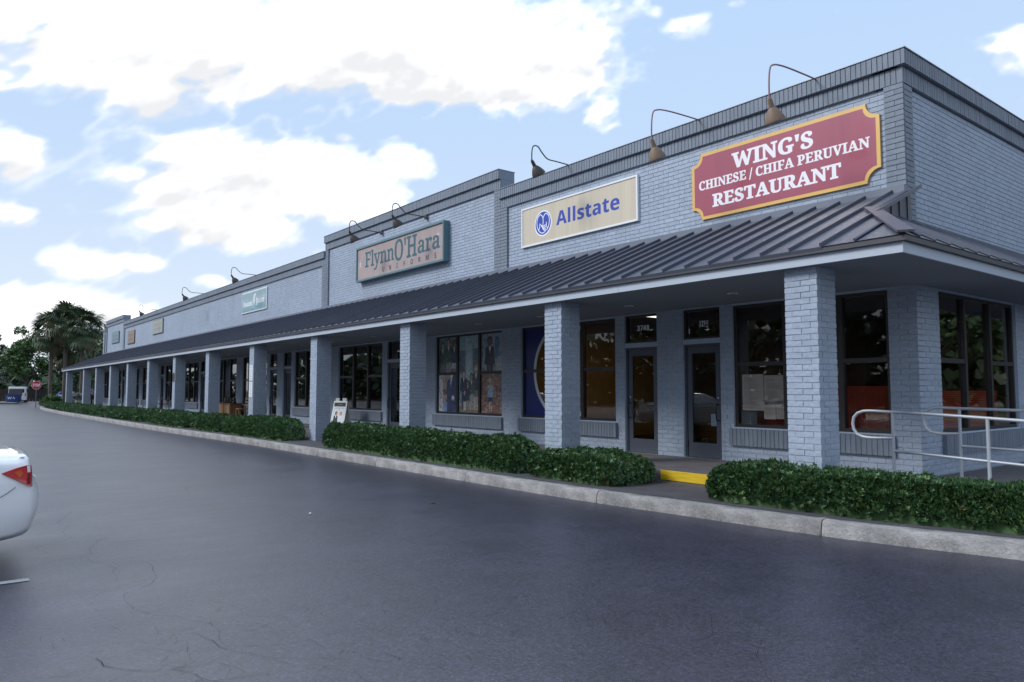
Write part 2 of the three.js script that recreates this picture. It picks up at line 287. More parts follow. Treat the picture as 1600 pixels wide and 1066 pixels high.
// wall cores with the openings cut out
function core(x0, x1, y0, y1, holes, depth) {
  const s = new THREE.Shape([[x0, y0], [x1, y0], [x1, y1], [x0, y1]].map(p => new THREE.Vector2(...p)));
  for (const [a, b, c, d] of holes) s.holes.push(new THREE.Path([[a, c], [a, d], [b, d], [b, c]].map(p => new THREE.Vector2(...p))));
  return new THREE.ExtrudeGeometry(s, { depth, bevelEnabled: false });
}
const XL = -63.6, FX = .06;
{
  const holes = [...WIN.map(w => [w[0], w[1], WY0, WY1]), ...DOOR.map(d => [d[0], d[1], SW + .004, DY1]), ...DOOR.map(d => [d[0], d[1], TY0, TY1])];
  const wall = part('front_wall', core(XL, FX - .012, SW - .3, 3.45, holes, .19).translate(0, 0, -.201), M.mortar, bld);
  emit(lay(XL, FX, SW, 3.28, 0, 'x', [...lowerOpen, ...sillOpen]), wall, 300, M.field, M.fieldV);
  // the upper wall above the canopy
  const up = part('parapet_wall', [box(XL, -.14, 3.45, 6.36, -.40, -.011), box(-20.35, -9.84, 6.36, 6.9, -.40, -.011), box(-62.7, -55.8, 6.36, 6.9, -.40, -.011)], M.mortar, bld);
  const secs = [[-9.84, -.05, 6.63], [-20.35, -9.84, 7.16], [-55.8, -20.35, 6.63], [-62.7, -55.8, 7.16], [XL, -62.7, 6.63]];
  const fieldB = []; secs.forEach(([a, b, H]) => fieldB.push(...lay(a, b, 4.35, H - .50, 0, 'x', [])));
  emit(fieldB, up, 300, M.field, M.fieldV); up.position.set(0, -.03, UPZ);
  // piers and stepped crown of each section
  secs.forEach(([a, b, H], i) => {
    const pil = sub('pier', bld), crown = sub('crown', bld), pw = .27; pil.position.set(0, -.03, UPZ); crown.position.set(0, -.03, UPZ);
    const pa = lay(a, Math.min(a + pw, b), 4.35, H - .50, .05, 'x'), pb = i === 0 ? [] : lay(Math.max(b - pw, a), b, 4.35, H - .50, .05, 'x');
    emit([...pa, ...pb], pil, i < 2 ? 60 : 0, M.trim, M.trimV);
    part('core', [box(a, a + pw, 4.3, H - .5, -.010, .035), ...(i ? [box(b - pw, b, 4.3, H - .5, -.010, .035)] : [])], M.trimMortar, pil);
    const sold = (y0, y1, pl) => { const o = []; const n = Math.round((b - a) / PITCHY), w = (b - a) / n; for (let k = 0; k < n; k++) o.push({ x: a + (k + .5) * w, y: (y0 + y1) / 2, z: pl - .02 + (br() - .5) * .004, sx: w - .011, sy: y1 - y0 - .008, sz: .04 }); return o; };
    emit([...sold(H - .50, H - .258, .05), ...sold(H - .25, H - .02, .11)], crown, i === 0 ? 120 : 0, M.trim, M.trimV);
    const e1 = i === 0 ? -.10 : b;
    part('core', [box(a - .003, e1 + .003, H - .505, H - .255, -.39, .034), box(a - .007, e1 + .007, H - .254, H - .02, -.395, .093)], M.trimMortar, crown);
    part('cap', rbox(a - .015, (i === 0 ? .03 : b + .015), H - .018, H, -.42, .125, .005), M.capMetal, crown);
  });
  // the side wall to the right of the corner
  const ZB = -14, swall = sub('side_wall', bld);
  const supper = sub('side_parapet', bld); supper.position.set(UPZ, -.03, UPZ);
  part('core', [box(-.30, -.012, 3.45, 6.38, ZB, -.405), box(-.30, -.012, 3.45, 6.38, -.4, -.02)], M.mortar, supper);
  emit(lay(ZB, -.27, 4.0, 6.13, 0, 'z'), supper, 260, M.field, M.fieldV);
  const sh2 = core(FX - .0 + .02 - FX, -ZB, SW - .3, 3.45, [[-SIDEWIN[1], -SIDEWIN[0], WY0, WY1], [4.6, 7.6, WY0, WY1]], .19); // shape x = -z
  sh2.rotateY(Math.PI / 2).translate(-.142, 0, 0);
  part('lower_core', sh2, M.mortar, swall);
  emit([...lay(ZB, -.0, SW, 3.28, FX, 'z', [[SIDEWIN[0], SIDEWIN[1], WY0, WY1], [SIDEWIN[0] - .06, SIDEWIN[1] + .06, .60, WY0], [-7.6, -4.6, WY0, WY1]], { row: 1 })], swall, 200, M.field, M.fieldV);
  const cp = sub('corner_pier', bld); cp.position.set(UPZ, -.03, UPZ);
  emit([...lay(-.235, .05, 4.1, 6.13, .05, 'x'), ...lay(-.25, .016, 4.0, 6.13, .05, 'z', [], { row: 1 })], cp, 90, M.trim, M.trimV);
  part('core', box(-.23, .036, 3.9, 6.13, -.25, .036), M.trimMortar, cp);
  const sc = sub('side_crown', bld); sc.position.set(UPZ, -.03, UPZ); const so = (y0, y1, pl) => { const o = []; for (let z = pl - .045; z > ZB; z -= PITCHY) o.push({ x: pl - .02 + (br() - .5) * .004, y: (y0 + y1) / 2, z: z - .04, sx: .04, sy: y1 - y0 - .008, sz: PITCHY - .011 }); return o; };
  emit([...so(6.13, 6.372, .05), ...so(6.38, 6.61, .11)], sc, 90, M.trim, M.trimV);
  // corner returns of the two soldier courses on the front
  emit([{ x: .025, y: 6.251, z: .03, sx: .05, sy: .234, sz: .04 }, { x: .026, y: 6.495, z: .09, sx: .05, sy: .222, sz: .04 }, { x: .085, y: 6.495, z: .09, sx: .05, sy: .222, sz: .04 }], sc, 3, M.trim, M.trimV);
  part('core', [box(-.38, .034, 6.125, 6.375, ZB, .0335), box(-.38, .093, 6.376, 6.61, ZB, .0925)], M.trimMortar, sc);
  part('cap', rbox(-.40, .126, 6.6125, 6.6315, ZB, .124, .005), M.capMetal, sc);
  part('back_wall', box(XL, -.02, 0, 6.3, ZB - .2, ZB - .004), M.mortar, bld);
  part('end_wall', [box(XL - .2, XL - .004, 0, 6.3, ZB, -.02)], M.mortar, bld);
  part('flat_roof', box(XL, -.35, 5.5, 5.7, ZB, -.42), M.flat, bld);
}
// brick columns of the walkway
const COLX = [.025, -4.62, -9.70, -14.78, -19.88, -24.93, -29.9, -34.85, -39.75, -44.65, -49.5, -54.4, -62.6];
{
  const S = .436, z1 = 2.62, z0 = z1 - S, PC = .0745;
  COLX.forEach((xr, ci) => {
    const x0 = xr - S, list = [], col = sub('column', bld); let y = .16;
    for (let row = 0; y < 3.068; row++, y += PC) {
      const yb = Math.min(y + PC, 3.074), cy = (y + yb) / 2, sy = yb - y - JT * .95, D = .095, g = JT * .8, j = () => (br() - .5) * .003;
      if (sy < .015) continue;
      if (row % 2 === 0) {
        for (const zc of [z1 - D / 2, z0 + D / 2]) for (const k of [0, 1]) list.push({ x: x0 + S / 4 + k * S / 2, y: cy, z: zc + j(), sx: S / 2 - g, sy, sz: D });
        for (const xc of [x0 + D / 2, xr - D / 2]) list.push({ x: xc + j(), y: cy, z: (z0 + z1) / 2, sx: D, sy, sz: S - 2 * D - g });
      } else {
        for (const xc of [x0 + D / 2, xr - D / 2]) for (const k of [0, 1]) list.push({ x: xc + j(), y: cy, z: z0 + S / 4 + k * S / 2, sx: D, sy, sz: S / 2 - g });
        for (const zc of [z1 - D / 2, z0 + D / 2]) list.push({ x: (x0 + xr) / 2, y: cy, z: zc + j(), sx: S - 2 * D - g, sy, sz: D });
      }
    }
    part('core', box(x0 + .010, xr - .010, .10, 3.074, z0 + .010, z1 - .010), M.mortar, col);
    emit(list, col, [234, 234, 120][ci] || 0, M.field, M.fieldV);
  });
}
// canopy: soffit, fascia, drip edge, standing seam roof
{
  const XE = -64.6, FXE = 1.11, FZ = 2.75, ZB = -14;
  part('soffit', [box(XE + .03, FXE - .03, 3.075, 3.10, .003, FZ - .03), box(FX + .003, FXE - .03, 3.075, 3.10, ZB, .0025), box(XE + .03, XL - .21, 3.075, 3.10, ZB, .0025)], M.soffit, bld);
  const fas = sub('fascia', bld);
  for (let x = FXE, k = 0; x > XE; x -= 4.27, k++) part('fascia_board', rbox(Math.max(XE, x - 4.27) + .0015, x - .0015, 3.066, 3.19, FZ - .03, FZ, .003), M.fascia, fas);
  part('fascia_board', rbox(FXE - .03, FXE, 3.066, 3.19, ZB, FZ - .031, .003), M.fascia, fas);
  part('fascia_board', rbox(XE, XE + .03, 3.066, 3.19, ZB, FZ - .031, .003), M.fascia, fas);
  part('drip_edge', [box(XE - .05, FXE + .05, 3.191, 3.25, FZ - .05, FZ + .05), box(FXE - .05, FXE + .05, 3.191, 3.25, ZB, FZ - .051), box(XE - .05, XE + .05, 3.191, 3.25, ZB, FZ - .051)], M.drip, bld);
  const roof = sub('canopy_roof', bld);
  const EZ = 2.815, EY = 3.256, TZ = .03, TY = 4.45, sl = (TY - EY) / (EZ - TZ), len = Math.hypot(EZ - TZ, TY - EY), ang = Math.atan2(TY - EY, EZ - TZ);
  const PW = .401;
  // one panel: a pan with its upstanding seam, built flat along local -z (up the slope)
  const pan = (w, l) => { const g = [new THREE.BoxGeometry(w, .004, l).translate(-w / 2, 0, -l / 2), new THREE.BoxGeometry(.022, .046, l).translate(-.011, .025, -l / 2), new THREE.BoxGeometry(w, .045, .004).translate(-w / 2, -.0245, .0)]; return mergeGeometries(g); };
  const full = pan(PW - .002, len), r = rng(3);
  const rm = [.92, 1, 1.08].map(k => std(.068 * k, .077 * k, .106 * k, .42));
  let x = .205;
  while (x - PW > XL - .3) { const m = part('roof_panel', full, rm[Math.floor(r() * 3)], roof); m.position.set(x, EY, EZ); m.rotation.x = ang; x -= PW; }
  const xl = x;
  // right hip: front pieces that shorten, and the side slope
  const hx = .05, hh = .715, CX = FXE + .06, hz = EZ - hh / sl;      // hip top
  const P = (a, b) => rawGeo(a.flat(), null, null, b);
  part('hip_panel', P([[.205, EY, EZ], [CX, EY, EZ], [hx, EY + hh, hz], [hx, TY, TZ], [.205, TY, TZ]], [0, 1, 2, 0, 2, 3, 0, 3, 4]), rm[1], roof);
  { const t = (CX - .605) / (CX - hx); part('seam', cyl([.605, EY + .02, EZ], [.605, EY + hh * t + .02, lerp(EZ, hz, t)], .02, .02, 4), rm[0], roof); }
  part('gable_panel', P([[.045, EY + hh - .06, hz + .1], [.045, EY + hh - .06, .02], [.045, TY, TZ]], [0, 1, 2]), rm[0], roof);
  for (const zz of [.15, .4, .65, .9]) part('seam', box(.045, .06, EY + hh - .06, EY + (EZ - zz) * sl - .02, zz, zz + .015), rm[0], roof);
  part('rake_cap', cyl([.05, EY + hh, hz], [.045, TY - .03, TZ + .12], .026, .026, 6), rm[1], roof);
  const sideLen = ZB;
  part('side_panel', P([[CX, EY, EZ], [CX, EY, sideLen], [.045, EY + hh, sideLen], [.045, EY + hh, hz]], [0, 1, 2, 0, 2, 3]), rm[1], roof);
  for (let z = 2.45; z > ZB; z -= .401) { const zz = z, t = clamp((EZ - zz) / (EZ - hz)); part('seam', cyl([CX, EY + .02, zz], [lerp(CX, .05, t), EY + hh * t + .02, zz], .016, .016, 4), rm[0], roof); }
  const cap = new THREE.BoxGeometry(.17, .025, Math.hypot(CX - hx, hh, EZ - hz) + .25);
  const cm = part('hip_cap', cap, M.roofCap, roof); const a = new THREE.Vector3(CX, EY + .03, EZ), b = new THREE.Vector3(-.08, EY + hh * 1.11 + .02, hz - .17); cm.position.copy(a).add(b).multiplyScalar(.5); cm.lookAt(b);
  part('side_flashing', box(-.085, .075, EY + hh - .005, EY + hh + .035, ZB, -.004), rm[2], roof);
  // left hip end over the open corner
  part('hip_panel', P([[xl, EY, EZ], [XE - .06, EY, EZ], [xl, TY, TZ]], [0, 2, 1]), rm[1], roof);
  part('side_panel', P([[XE - .06, EY, EZ], [xl, TY, TZ], [xl, TY, ZB], [XE - .06, EY, ZB]], [0, 1, 2, 0, 2, 3]), rm[1], roof);
  part('wall_flashing', [box(XL, -.03, TY - .03, TY + .10, -.085, .052)], M.flash, roof);
  // recessed downlights, not lit
  for (const c of COLX) for (const dx of [-2.2, -4.4]) if (c + dx > -64) { const d = part('downlight', new THREE.CylinderGeometry(.085, .085, .012, 20).translate(c + dx, 3.0715, 1.2), M.white, bld); part('lens', new THREE.CylinderGeometry(.06, .06, .008, 20).translate(c + dx, 3.0635, 1.2), M.capMetal, d); }
}
// windows and doors
function sillOf(a, b, parent, axis, n) {
  const list = []; const N = Math.round((b - a + .12) / PITCHY), w = (b - a + .12) / N;
  for (let k = 0; k < N; k++) { const c = a - .06 + (k + .5) * w; list.push(axis === 'x' ? { x: c, y: .75, z: .028 + (br() - .5) * .003, sx: w - .011, sy: .29, sz: .075 } : { x: FX + .028 + (br() - .5) * .003, y: .75, z: c, sx: .075, sy: .29, sz: w - .011 }); }
  emit(list, parent, n, M.trim, M.trimV);
  const c0 = a - .06, c1 = b + .06;
  part('core', axis === 'x' ? box(c0 + .005, c1 - .005, .612, .888, -.03, .057) : box(FX - .03, FX + .057, .612, .888, c0 + .005, c1 - .005), M.trimMortar, parent);
}
function makeWindow(a, b, muls, frame = true) {             // in local x along the wall, z = out
  const g = new THREE.Group(); g.name = 'window';
  const [m1, m2] = muls || [a + (b - a) / 3, a + (b - a) * 2 / 3], f = .055, z0 = -.13, z1 = -.05, y0 = WY0, y1 = WY1, mid = 2.01;
  part('frame', [box(a, a + f, y0, y1, z0, z1), box(b - f, b, y0, y1, z0, z1), box(a + f, b - f, y1 - f, y1, z0, z1), box(a + f, b - f, y0, y0 + f, z0, z1)], M.bronze, g);
  for (const m of [m1, m2]) part('mullion', box(m - .04, m + .04, y0 + f, y1 - f, z0, z1 + .012), M.bronze, g);
  const lights = [[a + f, m1 - .04, 1], [m1 + .04, m2 - .04, 0], [m2 + .04, b - f, 1]];
  for (const [p, q, split] of lights) {
    if (split) { part('bar', box(p, q, mid - .035, mid + .035, z0 + .01, z1 + .004), M.bronze, g); part('pane', box(p, q, y0 + f, mid - .035, -.096, -.090), M.glass, g); part('pane', box(p, q, mid + .035, y1 - f, -.096, -.090), M.glass, g); }
    else part('pane', box(p, q, y0 + f, y1 - f, -.096, -.090), M.glass, g);
  }
  return g;
}
WIN.forEach((w, i) => {
  const g = makeWindow(w[0], w[1], w[2]); bld.add(g);
  const s = sub('window_sill', bld); sillOf(w[0], w[1], s, 'x', i < 3 ? 60 : 0);
  part('reveal', [box(w[0] + .001, w[1] - .001, WY1 - .006, WY1 - .001, -.19, -.012)], M.mortar, g);
});
{ const g = makeWindow(-SIDEWIN[1], -SIDEWIN[0], null); g.rotation.y = Math.PI / 2; g.position.x = FX; bld.add(g); const s = sub('window_sill', bld); sillOf(SIDEWIN[0], SIDEWIN[1], s, 'z', 60);
  const g2 = makeWindow(4.6, 7.6, null); g2.rotation.y = Math.PI / 2; g2.position.x = FX; bld.add(g2); }
function makeDoor(a, b, hinge) {
  const g = new THREE.Group(); g.name = 'door'; const f = .04, y0 = SW + .008, y1 = DY1, z0 = -.135, z1 = -.045;
  part('door_frame', [box(a, a + f, y0, y1, z0, z1), box(b - f, b, y0, y1, z0, z1), box(a + f, b - f, y1 - f, y1, z0, z1)], M.doorPaint, g);
  const p = a + f + .004, q = b - f - .004, s = .105, zz = [-.115, -.068];
  part('leaf', [box(p, p + s, y0 + .01, y1 - f - .004, ...zz), box(q - s, q, y0 + .01, y1 - f - .004, ...zz), box(p + s, q - s, y0 + .01, y0 + .27, ...zz), box(p + s, q - s, y1 - f - .13, y1 - f - .004, ...zz)], M.doorPaint, g);
  part('pane', box(p + s, q - s, y0 + .27, y1 - f - .13, -.094, -.089), M.clear, g);
  const hx = hinge > 0 ? q - s / 2 : p + s / 2;
  part('handle', [tube([[hx, 1.30, -.06], [hx, 1.30, -.005], [hx, 1.02, -.005], [hx, 1.02, -.06]], .011, 30, 8)], M.black, g);
  part('push_bar', cyl([p + s, 1.33, -.125], [q - s, 1.33, -.125], .014), M.black, g);
  part('lock', new THREE.CylinderGeometry(.02, .02, .014, 14).rotateX(Math.PI / 2).translate(hx, 1.42, -.064), M.chrome, g);
  part('hinge', [box(hinge > 0 ? a + f - .012 : b - f - .012, hinge > 0 ? a + f + .012 : b - f + .012, .52, .64, -.068, -.05)], M.black, g);
  part('threshold', box(a, b, SW - .0, SW + .012, -.14, .0), M.chrome, g);
  part('transom_frame', [box(a, a + f, TY0, TY1, z0, z1), box(b - f, b, TY0, TY1, z0, z1), box(a + f, b - f, TY1 - f, TY1, z0, z1), box(a + f, b - f, TY0, TY0 + f, z0, z1)], M.bronze, g);
  part('transom_pane', box(a + f, b - f, TY0 + f, TY1 - f, -.094, -.089), M.clear, g);
  return g;
}
DOOR.forEach(d => bld.add(makeDoor(...d)));
// street numbers on the transom glass
function numberOn(x, txt, h) { const t = canvasTex(256, 96, (c, w, hh) => { c.clearRect(0, 0, w, hh); c.fillStyle = '#e9edf2'; c.font = 'bold 84px sans-serif'; c.textAlign = 'center'; c.textBaseline = 'middle'; c.fillText(txt, w / 2, hh / 2 + 2); }); const m = part('number', new THREE.PlaneGeometry(h * 2.667, h).translate(x, 2.80, -.086), new THREE.MeshStandardMaterial({ map: t, transparent: true, alphaTest: .4, roughness: .5 }), bld); m.castShadow = false; }
numberOn(-5.19, '3748', .17); numberOn(-3.72, '3752', .11);
// rooms behind the glass
{
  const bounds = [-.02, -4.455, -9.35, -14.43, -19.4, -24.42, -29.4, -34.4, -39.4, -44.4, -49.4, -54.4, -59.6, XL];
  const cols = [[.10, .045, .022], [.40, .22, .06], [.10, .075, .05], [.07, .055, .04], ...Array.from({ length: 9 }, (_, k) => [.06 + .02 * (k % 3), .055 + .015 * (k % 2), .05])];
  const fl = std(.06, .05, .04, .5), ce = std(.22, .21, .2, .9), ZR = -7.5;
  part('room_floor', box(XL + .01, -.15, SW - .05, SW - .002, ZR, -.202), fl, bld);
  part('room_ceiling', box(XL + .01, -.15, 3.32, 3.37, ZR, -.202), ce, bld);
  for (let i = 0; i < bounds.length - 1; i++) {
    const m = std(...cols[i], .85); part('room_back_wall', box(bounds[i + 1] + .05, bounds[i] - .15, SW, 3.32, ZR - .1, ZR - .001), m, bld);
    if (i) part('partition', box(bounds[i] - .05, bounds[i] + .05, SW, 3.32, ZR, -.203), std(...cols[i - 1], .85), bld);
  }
}
// lit ceiling fixture in the insurance office
{
  const t = thing('ceiling_light', 'lit fluorescent ceiling panel seen through the transom above number 3748', 'ceiling light', null, [-6.2, 3.30, -2.2]);
  part('housing', box(-.62, .62, -.03, .015, -.31, .31), M.white, t);
  const em = new THREE.MeshStandardMaterial({ color: 0xffffff, emissive: new THREE.Color(1, .95, .8), emissiveIntensity: 1.4, roughness: .6 });
  part('diffuser', box(-.59, .59, -.038, -.031, -.28, .28), em, t);
  const l = new THREE.RectAreaLight(new THREE.Color(1, .93, .78), 2.6, 1.18, .56); l.position.set(0, -.045, 0); l.rotation.x = -Math.PI / 2; t.add(l);
}
console.log('building done', taken.size);
//@@OBJECTS
// ------------------------------------------------------------------ signs on the parapet
function printed(w, h, tex, rough = .35) { return new THREE.MeshStandardMaterial({ map: tex, roughness: rough }); }
function planeUV(g, x0, y0, w, h) { const p = g.attributes.position, u = g.attributes.uv; for (let i = 0; i < p.count; i++) u.setXY(i, (p.getX(i) - x0) / w, (p.getY(i) - y0) / h); return g; }
function fitText(c, txt, cx, cy, width, height, font, stroke = 0) {
  c.save(); c.font = `${font.replace('SIZE', '200')}`; const m = c.measureText(txt), sx = width / m.width, cap = 200 * .715, sy = height / cap;
  c.translate(cx, cy + height / 2); c.scale(sx, sy); c.textAlign = 'center'; c.textBaseline = 'alphabetic'; if (stroke) { c.lineWidth = stroke; c.lineJoin = 'miter'; c.strokeText(txt, 0, 0); } c.fillText(txt, 0, 0); c.restore();
}
{ // restaurant sign
  const t = thing('wall_sign', 'dark red restaurant sign with gold border and notched corners on the parapet', 'sign', null, [-2.15, 5.32, UPZ]);
  const W = 3.50, H = 1.24, shape = (w, h, n) => { const s = new THREE.Shape(), a = w / 2, b = h / 2, k = .035; s.moveTo(-a + n, -b); s.lineTo(a - n, -b); s.lineTo(a - n, -b + k); s.absarc(a, -b, n, Math.PI * .96, Math.PI * .54, true); s.lineTo(a, -b + n); s.lineTo(a, b - n); s.absarc(a, b, n, Math.PI * 1.46, Math.PI * 1.04, true); s.lineTo(a - n, b); s.lineTo(-a + n, b); s.absarc(-a, b, n, Math.PI * 1.96, Math.PI * 1.54, true); s.lineTo(-a, b - n); s.lineTo(-a, -b + n); s.absarc(-a, -b, n, Math.PI * .46, Math.PI * .04, true); s.closePath(); return s; };
  part('border', new THREE.ExtrudeGeometry(shape(W, H, .21), { depth: .04, bevelEnabled: false, curveSegments: 8 }), std(.70, .42, .12, .35), t);
  const tex = canvasTex(1680, 560, (c, w, h) => {
    c.fillStyle = '#9d485c'; c.fillRect(0, 0, w, h); const r = rng(2); for (let i = 0; i < 60; i++) { c.fillStyle = `rgba(${r() < .5 ? '120,40,60' : '150,55,60'},.05)`; c.fillRect(r() * w, 0, 20 + r() * 120, h); }
    c.fillStyle = c.strokeStyle = '#e9e6ea'; const f = 'bold SIZEpx serif';
    fitText(c, "WING'S", w * .475, h * .215, w * .46, h * .235, f, 9); fitText(c, 'CHINESE / CHIFA PERUVIAN', w * .50, h * .485, w * .945, h * .145, f, 7); fitText(c, 'RESTAURANT', w * .475, h * .775, w * .72, h * .20, f, 9);
    c.strokeStyle = 'rgba(70,15,25,.5)'; c.lineWidth = 2; c.beginPath(); c.moveTo(w * .30, 0); c.lineTo(w * .30, h); c.stroke();
  });
  const iw = W - .12, ih = H - .12, g = planeUV(new THREE.ShapeGeometry(shape(iw, ih, .19), 8), -iw / 2, -ih / 2, iw, ih).translate(0, 0, .043);
  part('face', g, new THREE.MeshPhysicalMaterial({ map: tex, roughness: .3, clearcoat: .6, clearcoatRoughness: .06 }), t);
}
{ // insurance sign
  const t = thing('wall_sign', 'beige insurance sign with white border, blue lettering and round hands emblem', 'sign', null, [-7.12, 5.45, UPZ]), W = 3.74, H = .95;
  part('border', [box(-W / 2, W / 2, -H / 2, -H / 2 + .04, 0, .06), box(-W / 2, W / 2, H / 2 - .04, H / 2, 0, .06), box(-W / 2, -W / 2 + .04, -H / 2 + .04, H / 2 - .04, 0, .06), box(W / 2 - .04, W / 2, -H / 2 + .04, H / 2 - .04, 0, .06)], std(.72, .74, .76, .4), t);
  const tex = canvasTex(1520, 364, (c, w, h) => {
    c.fillStyle = '#c3b8a6'; c.fillRect(0, 0, w, h); const r = rng(6); for (let i = 0; i < 90; i++) { c.fillStyle = `rgba(${r() < .5 ? '235,225,200' : '150,140,120'},.05)`; c.fillRect(r() * w, 0, 4 + r() * 60, h); }
    const B = '#2741a0', cx = w * .205, cy = h * .5, R = h * .315;
    c.fillStyle = '#eef0f4'; c.beginPath(); c.arc(cx, cy, R * 1.10, 0, 7); c.fill(); c.fillStyle = B; c.beginPath(); c.arc(cx, cy, R, 0, 7); c.fill();
    c.save(); c.translate(cx, cy); c.scale(R, R); c.strokeStyle = '#eef0f4'; c.lineJoin = c.lineCap = 'round'; c.lineWidth = .075;
    for (const s of [-1, 1]) { c.beginPath(); c.moveTo(0, -.42); c.quadraticCurveTo(s * .12, -.72, s * .36, -.80); c.stroke(); c.beginPath(); c.moveTo(s * .36, -.80); c.quadraticCurveTo(s * .86, -.62, s * .80, -.02); c.quadraticCurveTo(s * .76, .40, s * .46, .66); c.stroke(); c.beginPath(); c.moveTo(s * .42, -.02); c.quadraticCurveTo(s * .40, .32, s * .56, .50); c.stroke(); }
    c.beginPath(); c.moveTo(0, -.42); c.quadraticCurveTo(.03, -.1, -.02, .12); c.stroke();
    for (let k = 0; k < 4; k++) { c.beginPath(); c.moveTo(-.30 + k * .10, .06 + k * .15); c.quadraticCurveTo(-.10 + k * .08, .34 + k * .11, .30 + k * .02, .18 + k * .15); c.stroke(); }
    c.beginPath(); c.moveTo(-.46, .66); c.quadraticCurveTo(-.1, .98, .3, .72); c.stroke(); c.restore();
    c.fillStyle = c.strokeStyle = B; fitText(c, 'Allstate', w * .605, h * .47, w * .545, h * .36, 'bold SIZEpx sans-serif', 3);
  });
  part('face', planeUV(box(-W / 2 + .04, W / 2 - .04, -H / 2 + .04, H / 2 - .04, .004, .044), -W / 2 + .04, -H / 2 + .04, W - .08, H - .08), printed(W, H, tex, .45), t);
}
{ // uniform shop sign
  const t = thing('wall_sign', 'taupe marbled uniform shop sign with teal frame and teal serif lettering', 'sign', null, [-14.89, 5.68, UPZ]), W = 5.33, H = 1.13, f = .055;
  part('frame', [box(-W / 2, W / 2, -H / 2, -H / 2 + f, 0, .20), box(-W / 2, W / 2, H / 2 - f, H / 2, 0, .20), box(-W / 2, -W / 2 + f, -H / 2 + f, H / 2 - f, 0, .20), box(W / 2 - f, W / 2, -H / 2 + f, H / 2 - f, 0, .20)], std(.09, .17, .20, .45), t);
  const tex = canvasTex(1800, 360, (c, w, h) => {
    c.fillStyle = '#9c8f8c'; c.fillRect(0, 0, w, h); const r = rng(8);
    for (let i = 0; i < 500; i++) { c.fillStyle = ['rgba(190,160,150,.07)', 'rgba(120,110,115,.07)', 'rgba(175,165,165,.07)'][i % 3]; c.beginPath(); c.ellipse(r() * w, r() * h, 20 + r() * 90, 6 + r() * 30, r() * 3, 0, 7); c.fill(); }
    c.fillStyle = 'rgba(205,200,205,.8)'; for (const [x, y, s] of [[70, 180, 62], [1700, 110, 54]]) { c.beginPath(); for (let k = 0; k < 10; k++) { const a = k * Math.PI / 5 - Math.PI / 2, q = k % 2 ? s * .3 : s; c.lineTo(x + Math.cos(a) * q * .6, y + Math.sin(a) * q); } c.fill(); }
    const T = '#2b5560'; c.fillStyle = c.strokeStyle = T; const s = 'SIZEpx serif';
    c.fillStyle = 'rgba(60,50,50,.35)'; c.fillStyle = T;
    fitText(c, 'Flynn', w * .285, h * .40, w * .37, h * .46, s, 9); fitText(c, "O'H", w * .60, h * .385, w * .26, h * .60, s, 9); fitText(c, 'ara', w * .85, h * .42, w * .235, h * .46, s, 9);
    c.fillStyle = '#22272b'; c.font = 'bold 76px sans-serif'; c.textAlign = 'center'; 'UNIFORMS'.split('').forEach((ch, i) => c.fillText(ch, w * (.34 + i * .083), h * .915));
  });
  part('face', planeUV(box(-W / 2 + f, W / 2 - f, -H / 2 + f, H / 2 - f, .02, .165), -W / 2 + f, -H / 2 + f, W - 2 * f, H - 2 * f), printed(W, H, tex, .5), t);
}
